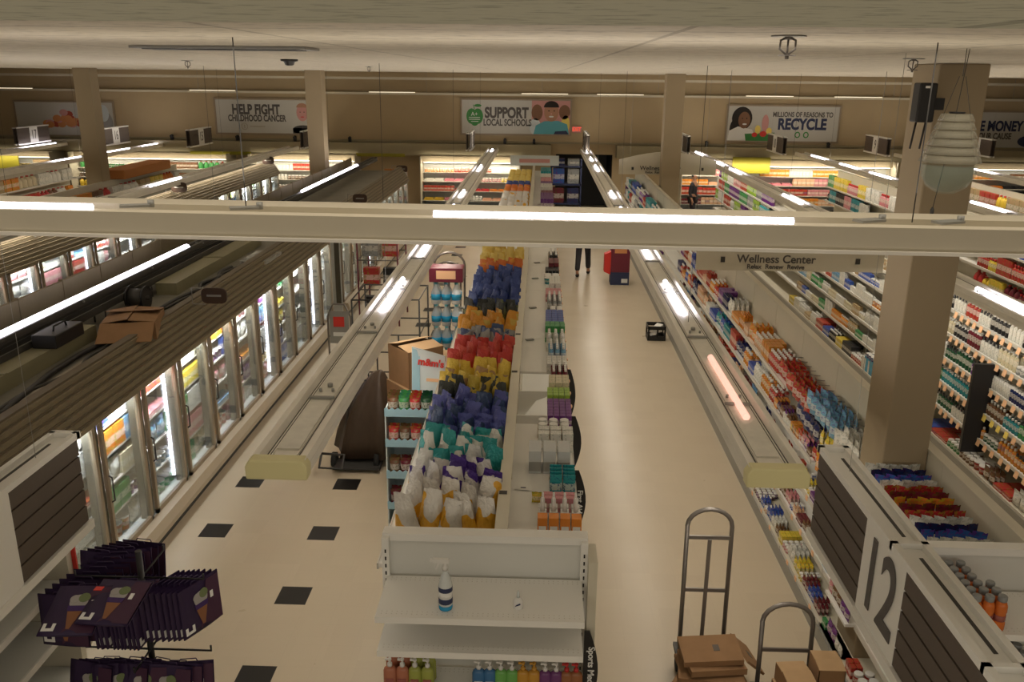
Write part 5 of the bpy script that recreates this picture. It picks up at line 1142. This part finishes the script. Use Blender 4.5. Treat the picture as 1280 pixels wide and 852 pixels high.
def dolly(cx, cy, w, d, label, z=.22):
    t = thing('flat_dolly', label, 'dolly', (cx, cy, 0)); MB().box(cx - w / 2, cy - d / 2, z - .05, cx + w / 2, cy + d / 2, z).build('deck', 'grey', t)
    for a in (-1, 1):
        for b in (-1, 1): MB().cyl((cx + a * (w / 2 - .08) - .02, cy + b * (d / 2 - .08), .06), (cx + a * (w / 2 - .08) + .02, cy + b * (d / 2 - .08), .06), .06, 12).box(cx + a * (w / 2 - .08) - .03, cy + b * (d / 2 - .08) - .02, .06, cx + a * (w / 2 - .08) + .03, cy + b * (d / 2 - .08) + .02, z - .05).build('caster', 'rubber', t)
    return t
dolly(-1.35, 10.25, 1.0, .8, 'low grey dolly under the brown carton stack', .25)
# brown wrapped bundle on a hand truck
bt = thing('hand_truck', 'black hand truck lying under the brown wrapped bundle by the black tiles', 'hand truck', (-2.3, 10.5, 0))
MB().path([(-2.52, 10.35, .12), (-2.42, 10.6, 1.1), (-2.0, 10.6, 1.1), (-1.95, 10.35, .12)], .02, 8).build('frame', 'dark', bt); MB().box(-2.60, 10.10, .05, -2.0, 10.42, .07).build('toe_plate', 'dark', bt)
for x in (-2.62, -2.06): MB().cyl((x - .03, 10.3, .10), (x + .03, 10.3, .10), .10, 14).build('wheel', 'rubber', bt)
MB().path([(-2.75, 10.15, .25), (-2.75, 10.0, .12), (-2.45, 9.98, .12), (-2.45, 10.12, .25), (-2.75, 10.15, .25)], .018, 6).build('kick_loop', 'dark', bt)
m = MB(); vs = []; n = 28; rr = random.Random(6)
rings = [(0.12, .44, .36), (.35, .42, .34), (.6, .37, .30), (.85, .28, .24), (1.05, .17, .16), (1.20, .08, .08), (1.24, .02, .02)]
for zi, (z, a, b) in enumerate(rings):
    for i in range(n):
        th = 2 * math.pi * i / n; k = 1 + .13 * math.sin(5 * th + zi * .25) + .06 * math.sin(11 * th + 1) + rr.uniform(-.02, .02); vs.append((-2.22 + a * k * math.cos(th) + (.03 * zi), 10.62 + b * k * math.sin(th), z))
fs = [(k * n + i, k * n + (i + 1) % n, (k + 1) * n + (i + 1) % n, (k + 1) * n + i) for k in range(len(rings) - 1) for i in range(n)] + [tuple(range(n))[::-1], tuple((len(rings) - 1) * n + i for i in range(n))]
m.add(vs, fs, 0, True); o = m.build('wrapped_bundle', 'brown_bag', origin=(-2.2, 10.6, .1)); tag(o, 'dark brown film wrapped bundle standing on the floor behind the candy display', 'bundle')
# roll cage of wire and posts
rc = thing('wire_cart', 'tall thin wire stock cart between carton stack and water case truck', 'cart', (-2.1, 12.8, 0))
for (x, y) in ((-2.75, 12.3), (-1.75, 12.3), (-2.75, 13.3), (-1.75, 13.3), (-2.4, 12.3), (-2.07, 12.3)): MB().cyl((x, y, .1), (x, y, 1.75 if x in (-2.75, -1.75) else 1.2), .014, 6).build('post', 'dark', rc)
for z in (.15, .62, 1.2, 1.74): MB().path([(-2.75, 12.3, z), (-1.75, 12.3, z + .02), (-1.75, 13.3, z), (-2.75, 13.3, z), (-2.75, 12.3, z)], .012, 6).build('rail', 'dark', rc)
for x in (-2.75, -1.75):
    for y in (12.3, 13.3): MB().cyl((x - .02, y, .05), (x + .02, y, .05), .05, 10).build('caster', 'rubber', rc)
M['bag_maroon2'] = nmat('case_maroon', (.16, .02, .04), .4)
# hand truck with water cases
def hand_truck(cx, cy, w, h, label, zd=.14, lean=.10, depth=.5, mat='steel', cross=(.35, .72), name='hand_truck', mid=True, rz=0):
    t = thing(name, label, 'hand truck', (cx, cy, 0)); n = 10; pts = [(cx - w / 2, cy, zd)]
    pts.append((cx - w / 2, cy + lean * .8, h - w * .42))
    for i in range(n + 1): a = math.pi - math.pi * i / n; pts.append((cx + w / 2 * math.cos(a) * (1 - .0), cy + lean, h - w * .42 + w * .42 * math.sin(a)))
    pts.append((cx + w / 2, cy, zd)); MB().path(pts, .019, 8).build('hoop', mat, t)
    for q in cross: z = zd + (h - zd) * q; yy = cy + lean * q; MB().box(cx - w / 2, yy - .008, z - .016, cx + w / 2, yy + .008, z + .016).build('crossbar', mat, t)
    if mid: MB().box(cx - .016, cy, zd, cx + .016, cy + .012, zd + (h - zd) * cross[-1]).build('centre_bar', mat, t)
    MB().box(cx - w / 2 - .05, cy - depth, zd - .02, cx + w / 2 + .05, cy + .03, zd + .012).build('deck', 'dark', t)
    for a in (-1, 1):
        for b in (-depth + .08, -.02): MB().cyl((cx + a * (w / 2 + .0) - .025, cy + b, .065), (cx + a * (w / 2) + .025, cy + b, .065), .065, 14).build('wheel', 'rubber', t)
    return t
hand_truck(-1.52, 14.35, .52, 2.05, 'tall steel hand truck loaded with clear water bottles beyond the wire cart', cross=(.5, .8))
wj = None
for lv in range(4):
    for r in range(2):
        for c in range(3):
            l = 'clear water jug with blue label stacked on the tall hand truck'
            if wj is None:
                wj = thing('water_jug', l, 'water jug', (-1.70, 13.95, .16), 'water jugs'); MB().lathe([(.075, 0), (.08, .02), (.08, .20), (.03, .30), (.028, .33)], (-1.70, 13.95, .16), 12).build('body', 'wrap', wj); MB().lathe([(.081, .07), (.081, .17)], (-1.70, 13.95, .16), 12).build('label', 'blue_liquid', wj); MB().lathe([(.03, .33), (.03, .36)], (-1.70, 13.95, .16), 10).build('cap', 'aqua', wj)
            else: dup(wj, loc=(-1.70 + c * .17, 13.95 + r * .17, .16 + lv * .375), label=l, group='water jugs')
t = thing('drink_case', 'dark red drink case with tan label on top of the water jugs', 'case', (-1.52, 14.05, 1.66)); MB().box(-1.80, 13.86, 1.665, -1.24, 14.22, 1.90).build('carton_body', 'bag_maroon2', t, bevel=.01); MB().box(-1.68, 13.855, 1.72, -1.36, 13.86, 1.86).build('label', 'tag_peach', t)
hand_truck(-1.75, 16.2, .5, 1.5, 'empty steel hand truck beyond the water jugs', cross=(.45, .8), mid=False)
# promo sign and cola cart by the freezer
t = thing('floor_sign', 'grey framed floor sign with red square by the freezer doors', 'sign', (-3.45, 14.4, 0))
MB().path([(-3.65, 14.4, 0), (-3.65, 14.4, .9), (-3.55, 14.4, 1.12), (-3.35, 14.4, 1.12), (-3.25, 14.4, .9), (-3.25, 14.4, 0)], .018, 8).build('frame', 'steel', t); MB().box(-3.62, 14.38, .42, -3.28, 14.395, 1.0).build('panel', 'grey', t); MB().box(-3.55, 14.375, .72, -3.36, 14.38, .90).build('red_square', 'red_print', t); MB().box(-3.56, 14.375, .55, -3.33, 14.38, .62).build('print_line', 'white_print', t)
t = thing('stock_cart', 'steel wire stock cart with red bars by the far freezer doors', 'cart', (-3.0, 17.2, 0))
for (x, y) in ((-3.6, 16.8), (-2.8, 16.8), (-3.6, 17.9), (-2.8, 17.9)): MB().cyl((x, y, .05), (x, y, 1.8), .018, 6).build('post', 'bag_maroon2', t)
for z in (.2, .8, 1.4, 1.8): MB().path([(-3.6, 16.8, z), (-2.8, 16.8, z), (-2.8, 17.9, z), (-3.6, 17.9, z), (-3.6, 16.8, z)], .014, 6).build('rail', 'steel', t)
for i in range(4): put('drink_crate', (0, 0, 0), 0, (1, 1, 1), (0, 0, 0), '', '') if False else None
for i, (x, z, c) in enumerate(((-3.4, .82, 'red'), (-3.0, .82, 'black'), (-3.4, 1.42, 'grey'), (-3.0, 1.42, 'red'), (-3.4, .22, 'black'), (-3.0, .22, 'white'))): put('tall_carton', (x, 17.2, z), math.pi / 2, (3, 2.6, 1.6), PAL[c], f"{c} case on level {['two','two','three','three','one','one'][i]} of the red barred stock cart", 'stock cart cases ' + c)
# red and purple shipper display and crate in the plain aisle
t = thing('shipper_display', 'dark red and blue shipper display standing in the plain aisle', 'display stand', (2.0, 21.2, 0))
MB().box(1.78, 21.0, 0, 2.24, 21.4, .32).build('base', 'navy', t); MB().box(1.78, 21.0, .32, 2.24, 21.4, 1.15).build('body', 'bag_maroon2', t, bevel=.01); MB().box(1.86, 20.99, .80, 2.16, 21.0, .95).build('label', 'food1', t); MB().box(2.05, 20.99, .06, 2.2, 21.0, .16).build('white_mark', 'white_print', t); MB().prism([(1.62, .32), (1.78, .25), (1.78, .82), (1.62, .75)], 'y', 21.05, 21.3).build('side_wing', 'red_print', t)
for i in range(4): put('candy_bag', (1.86 + i * .1, 21.1, 1.152), math.pi / 2, (.8, .7, .9), PAL['purple'], 'purple bag on top of the dark red shipper display', 'shipper bags')
t = thing('milk_crate', 'black milk crate with crumpled paper inside on the plain aisle floor', 'crate', (2.33, 16.45, 0))
m = MB(); a, b, c, d, h = 2.155, 16.28, 2.505, 16.62, .29
for (x0, y0, x1, y1) in ((a, b, c, b + .012), (a, d - .012, c, d), (a, b, a + .012, d), (c - .012, b, c, d)): m.box(x0, y0, 0, x1, y1, .09).box(x0, y0, .22, x1, y1, h)
for (x, y) in ((a, b), (c - .03, b), (a, d - .03), (c - .03, d - .03), ((a + c) / 2, b), ((a + c) / 2, d - .012)): m.box(x, y, .05, x + .03, y + (.03 if y in (b, d - .03) and x != (a + c) / 2 else .012), h)
m.box(a, b, 0, c, d, .012); m.build('crate_body', 'black', t)
random.seed(4); m = MB(); bmv = []
for k in range(5): m.obox((2.33 + random.uniform(-.09, .09), 16.45 + random.uniform(-.08, .08), .12 + .03 * k), (.14, .12, .05), rz=random.uniform(0, 3), rx=random.uniform(-.5, .5))
tag(m.build('crumpled_paper', 'white', origin=(2.33, 16.45, .05)), 'crumpled white paper and bags inside the black milk crate', 'paper')

# ------------------------------------------------------------------ platform trucks with cardboard near the number 12 sign
hand_truck(1.46, 6.42, .37, 1.52, 'tall grey steel platform truck carrying flattened cardboard', zd=.24, cross=(.42, .80), depth=.75, lean=.05)
hand_truck(2.03, 5.95, .40, .96, 'shorter grey steel platform truck carrying small cartons beside the shelves', zd=.22, cross=(.45,), depth=.80, mid=False, lean=.04)
random.seed(9)
def sheet(cx, cy, z, w, d, th, rz, rx, ry, label):
    t = thing('flattened_box', label, 'cardboard', (cx, cy, z)); MB().obox((cx, cy, z + th / 2), (w, d, th), rz=rz, rx=rx, ry=ry).build('sheet', 'card', t)
    e = Euler((rx, ry, rz)).to_matrix(); q = Vector((cx, cy, z + th / 2)) + e @ Vector((w * .1, 0, th / 2 + .001)); MB().obox(q, (.05, .07, .002), rz=rz, rx=rx, ry=ry).build('print', 'slat_brown', t); return t
sheet(1.47, 6.05, .26, .50, .42, .03, .1, 0, 0, 'flattened carton lowest on the tall platform truck'); sheet(1.46, 6.02, .30, .52, .36, .035, -.12, .03, 0, 'flattened carton second up on the tall platform truck')
sheet(1.48, 6.05, .345, .46, .34, .05, .15, -.05, .02, 'flattened carton third up on the tall platform truck'); sheet(1.46, 6.08, .42, .48, .30, .05, .05, .1, -.05, 'topmost flattened carton on the tall platform truck')
sheet(1.78, 6.15, .36, .22, .34, .02, .3, .1, .75, 'bent carton leaning between the two platform trucks'); sheet(1.30, 5.88, .25, .30, .30, .02, -.5, 0, .1, 'small flattened carton sliding off the tall platform truck')
flap_box(2.0, 5.62, .235, .22, .30, .20, .05, 'small carton on the shorter platform truck by its hoop', flaps=((0, 1),) * 4, closed=True, tape=True)
flap_box(2.26, 5.66, .235, .20, .26, .26, -.05, 'small taped carton on the shorter platform truck by the shelves', flaps=((0, 1),) * 4, closed=True, tape=True)
flap_box(2.02, 5.64, .45, .22, .26, .14, .1, 'carton stacked on the small carton of the shorter truck', flaps=((.6, 1), (.2, 1), (0, 1), (0, 1)), closed=True)
flap_box(2.27, 5.70, .51, .20, .24, .15, .0, 'closed carton highest on the shorter platform truck by the shelves', flaps=((.6, 1), (.3, 1), (0, 1), (0, 1)), closed=True)
flap_box(1.82, 5.5, .235, .18, .26, .16, .02, 'low carton at the corner of the shorter platform truck', flaps=((0, 1),) * 4, closed=True)
M['card_dk'] = M['card']

# ------------------------------------------------------------------ lit coolers along the back wall
def cooler(x0, x1, nick, label, cols, kinds, ztop=1.95, bright='led_soft'):
    t = thing('wall_cooler', label, 'cooler', ((x0 + x1) / 2, YW - .5, 0)); y = YW
    MB().box(x0, y - 1.0, 0, x1, y - .95, .42).box(x0, y - 1.0, .12, x1, y - .1, .30).build('front_bin', 'case_in', t); MB().box(x0, y - 1.02, .30, x1, y - .94, .50).build('front_band', 'kick', t)
    MB().box(x0, y - .08, .3, x1, y - .003, 2.2).build('back_panel', 'case_in', t)
    MB().box(x0, y - .62, ztop + .02, x1, y - .08, 2.18).build('canopy', 'olive', t)
    MB().box(x0 + .05, y - .60, ztop - .01, x1 - .05, y - .52, ztop + .02).build('canopy_lamp', bright, t)
    for x in (x0 - .03, x1): MB().box(x, y - 1.0, 0, x + .03, y - .003, 2.18).build('end_panel', 'white2', t)
    for i, z in enumerate((.62, .95, 1.28, 1.60)):
        d = .75 - i * .09; MB().box(x0, y - d, z - .025, x1, y - .08, z).build('shelf', 'rail', t)
        fill(f"on {nick} shelf {['one','two','three','four'][i]}", y - d + .02, -1, z + .002, x0 + .05, x1 - .05, kinds, cols, rows=1, hmax=.26, block=(.7, 1.5), along='x', scale=1.45)
    return t
random.seed(21)
RED = ['red', 'pink', 'peach', 'white', 'orange', 'cream', 'maroon']
cooler(-4.25, -.75, 'schools cooler', 'brightly lit meat cooler behind the snack gondola under the schools banner', ['white', 'pink', 'red', 'yellow', 'peach', 'orange'], ['meat_tray', 'cheese_box', 'sauce_jar'])
cooler(-10.4, -6.6, 'cancer cooler', 'brightly lit cooler under the cancer banner', ['orange', 'red', 'brown', 'peach', 'white'], ['meat_tray', 'sauce_jar', 'sausage_box'])
cooler(5.0, 12.4, 'recycle cooler', 'long lit meat cooler under the recycle banner', RED, ['meat_tray', 'sausage_box', 'cheese_box'])
cooler(-16.9, -11.2, 'dairy cooler', 'lit dairy cooler under the food banner', ['white', 'cream', 'yellow', 'green', 'white', 'brown'], ['milk_jug', 'butter_box', 'yogurt_tub'])
cooler(-25, -17.6, 'corner cooler', 'lit produce cooler under the yellow green corner board', ['yellow', 'cream', 'red', 'white', 'tan'], ['milk_jug', 'butter_box', 'yogurt_tub'])
cooler(13.0, 20, 'money cooler', 'cooler under the money banner', ['orange', 'brown', 'tan', 'red', 'black'], ['meat_tray', 'cheese_box'])
# end displays far away
t = thing('end_display', 'tall display of golden chip boxes at the far end of the farther freezer bank', 'display stand', (-4.75, 28.3, 0))
MB().box(-5.1, 28.5, 0, -4.35, 28.56, 2.0).build('back_panel', 'orange_card', t)
for z in (.3, .65, 1.0, 1.35, 1.7): MB().box(-5.1, 28.1, z - .02, -4.35, 28.5, z).build('shelf', 'white2', t)
for i, z in enumerate((.3, .65, 1.0, 1.35, 1.7)):
    for k in range(5): put('candy_bag', (-5.02 + k * .145, 28.2, z), math.pi / 2, (1.1, .9, 1.25), jit(PAL['yellow' if k % 2 else 'orange']), 'golden bag on the tall display past the freezer banks', 'golden bags on the tall display')
t = thing('storage_rack', 'tall dark blue rack with dark cases beside the stockroom opening', 'rack', (.85, 29.95, 0))
for x in (.35, 1.35): MB().box(x, 29.7, 0, x + .05, 30.2, 2.25).build('upright', 'navy', t)
for z in (.1, .75, 1.4, 2.0): MB().box(.35, 29.7, z, 1.4, 30.2, z + .05).build('shelf', 'navy', t)
for i, (x, z, c) in enumerate(((.62, .15, 'black'), (1.12, .15, 'purple'), (.62, .80, 'maroon'), (1.12, .80, 'navy'), (.62, 1.45, 'blue'), (1.12, 1.45, 'grey'), (.62, 2.05, 'navy'), (1.12, 2.05, 'grey'))):
    flap = put('tall_carton', (x, 29.95, z), math.pi / 2, (4.5, 3.2, 2.3 if z < 2 else 1), PAL[c], f"{c} case on the tall dark rack by the stockroom at {['floor', 'floor', 'knee', 'knee', 'chest', 'chest', 'top', 'top'][i]} level", f'dark rack {c}')
t = thing('door_pair', 'white end panels of the farther freezer bank', 'panel', (-4.6, 27.3, 0)); MB().box(-5.0, 27.2, 0, -4.75, 27.25, 2.0).box(-4.65, 27.2, 0, -4.4, 27.25, 2.0).build('panel', 'case_in', t); t.name = 'end_panel_pair'

# ------------------------------------------------------------------ people
def person(cx, cy, yaw, label, pants, shirt, skin, stride=.25, arm=.0):
    root = thing('person', label, 'person', (cx, cy, 0)); ro = Matrix.Rotation(yaw, 3, 'Z')
    def skin_mesh(name, J, E_, rad, mat, sub=2, parent=root):
        me = bpy.data.meshes.new(name); me.from_pydata([ro @ Vector(j) for j in J], E_, []); o = bpy.data.objects.new(name, me); C.objects.link(o); o.parent = parent
        md = o.modifiers.new('skin', 'SKIN'); md.use_smooth_shade = True
        for i, r in enumerate(rad): me.skin_vertices[0].data[i].radius = (r, r * (1 if not isinstance(r, tuple) else 1))
        me.skin_vertices[0].data[0].use_root = True; s = o.modifiers.new('sub', 'SUBSURF'); s.levels = sub; s.render_levels = sub; me.materials.append(M[mat]); return o
    s = stride
    J = [(0, 0, .98), (0, 0, 1.15), (0, .01, 1.32), (0, 0, 1.47), (0, -.01, 1.55), (0, -.02, 1.66), (0, -.02, 1.74),
         (-.10, 0, .92), (-.11, -s * .5, .52), (-.11, -s, .09), (-.11, -s - .16, .04), (.10, 0, .92), (.11, s * .3, .52), (.11, s, .12), (.11, s - .15, .04),
         (-.19, 0, 1.42), (-.24, .04, 1.15), (-.25, -.06 - arm, .92), (-.25, -.09 - arm, .83), (.19, 0, 1.42), (.24, .03, 1.15), (.25, -.05, .92), (.25, -.07, .83)]
    E_ = [(0, 1), (1, 2), (2, 3), (3, 4), (4, 5), (5, 6), (0, 7), (7, 8), (8, 9), (9, 10), (0, 11), (11, 12), (12, 13), (13, 14), (3, 15), (15, 16), (16, 17), (17, 18), (3, 19), (19, 20), (20, 21), (21, 22)]
    rad = [.13, .12, .14, .08, .055, .095, .07, .085, .06, .042, .04, .085, .06, .042, .04, .055, .042, .032, .035, .055, .042, .032, .035]
    skin_mesh('body', J, E_, rad, skin)
    skin_mesh('trousers', [J[0], J[7], J[8], (J[9][0], J[9][1], .14), J[11], J[12], (J[13][0], J[13][1], .16)], [(0, 1), (1, 2), (2, 3), (0, 4), (4, 5), (5, 6)], [.145, .098, .078, .07, .098, .078, .07], pants)
    skin_mesh('jacket', [J[0], J[1], J[2], J[3], J[15], J[16], (J[17][0], J[17][1], .98), J[19], J[20], (J[21][0], J[21][1], .98)], [(0, 1), (1, 2), (2, 3), (3, 4), (4, 5), (5, 6), (3, 7), (7, 8), (8, 9)], [.15, .145, .16, .09, .07, .056, .046, .07, .056, .046], shirt)
    skin_mesh('shoe', [(J[9][0], J[9][1] + .03, .05), (J[10][0], J[10][1] - .02, .04)], [(0, 1)], [.055, .048], 'black'); skin_mesh('shoe', [(J[13][0], J[13][1] + .03, .05), (J[14][0], J[14][1] - .02, .04)], [(0, 1)], [.055, .048], 'black')
    skin_mesh('hair', [(0, .01, 1.74), (0, .03, 1.66)], [(0, 1)], [.098, .095], 'hair')
    for sd in (-1, 1):
        for f in range(4):
            p0 = ro @ Vector((sd * .25 - .024 + f * .016, -.08 - (arm if sd < 0 else 0), .82)); m = MB(); m.cyl(p0, p0 + Vector((0, -.005, -.045)), .0085, 6).cyl(p0 + Vector((0, -.005, -.045)), p0 + Vector((0, -.018, -.08 + abs(f - 1.5) * .008)), .0075, 6)
            o = m.build('finger', skin, None, origin=(0, 0, 0)); o.parent = root
        p0 = ro @ Vector((sd * .25, -.115 - (arm if sd < 0 else 0), .86)); o = MB().cyl(p0, p0 + Vector((0, -.03, -.04)), .010, 6).build('thumb', skin, None, origin=(0, 0, 0)); o.parent = root
    f = MB()
    for p, r in (((-.032, -.112, 1.685), .010), ((.032, -.112, 1.685), .010)): v = ro @ Vector(p); f.lathe([(.002, -.01), (.01, 0), (.002, .01)], v, 8)
    o = f.build('eyes', 'hair', None, origin=(0, 0, 0)); o.parent = root
    v = ro @ Vector((0, -.115, 1.655)); w = ro @ Vector((0, -.14, 1.64)); o = MB().cyl(v, w, .018, 6, .012).build('nose', skin, None, origin=(0, 0, 0)); o.parent = root
    v = ro @ Vector((0, -.112, 1.61)); o = MB().obox(v, (.045, .008, .010), rz=yaw).build('mouth', 'pink', None, origin=(0, 0, 0)); o.parent = root
    return root
person(1.14, 22.0, R(170), 'person in black trousers walking in the plain aisle away from the window', 'shirt_dark', 'shirt_dark', 'skin')
person(5.3, 30.35, R(60), 'person in dark clothes standing beside the slim column at the meat cooler', 'shirt_dark', 'shirt_dark', 'skin', stride=.08)
# stock that the photograph shows nothing of (behind other stock, inside the shelving, behind columns) is left out
bpy.context.view_layer.update(); dg = bpy.context.evaluated_depsgraph_get(); gone = 0; COUNT = {}
SEE = {'pane', 'louvred_shade', 'bowl', 'clear_divider'}
from mathutils.bvhtree import BVHTree
import numpy as np
AV = []; AF = []; OWN = []; base = 0; cache = {}
for o in scene.objects:
    if o.type != 'MESH' or o.name.split('.')[0] in SEE: continue
    me = o.data
    if me.name not in cache:
        co = np.empty(len(me.vertices) * 3); me.vertices.foreach_get('co', co); cache[me.name] = (co.reshape(-1, 3), [tuple(p.vertices) for p in me.polygons])
    co, fs = cache[me.name]
    w = np.array(o.matrix_world); AV.append(co @ w[:3, :3].T + w[:3, 3]); AF += [tuple(i + base for i in f) for f in fs]; OWN += [o.name] * len(fs); base += len(co)
tree = BVHTree.FromPolygons(np.concatenate(AV).tolist(), AF, all_triangles=False)
def sees(o, eye, tgt):
    d = tgt - eye; L = d.length
    hit = tree.ray_cast(eye, d.normalized(), L - .004)
    return hit[2] is None or OWN[hit[2]] == o.name
kill = []
for o in PROD:
    bb = [Vector(b) for b in o.bound_box]; c = sum(bb, Vector()) / 8; mwm = o.matrix_world
    pts = [c + (b - c) * .8 for b in bb] + [Vector((c.x, c.y, bb[1].z - .002)), c]
    if not any(sees(o, Vector((ex, 0, CAM_H)), mwm @ p) for ex in (0, -.25, .25) for p in pts): kill.append(o)
for o in kill: bpy.data.objects.remove(o)
for o in bpy.data.objects:
    if o.get('category'): k = o.name.split('.')[0]; COUNT[k] = COUNT.get(k, 0) + 1
import sys
print('GONE', len(kill), sorted(((v, k) for k, v in COUNT.items()), reverse=True)[:40], file=sys.stderr)
print('COUNTS', COUNT, 'total', len(bpy.data.objects))
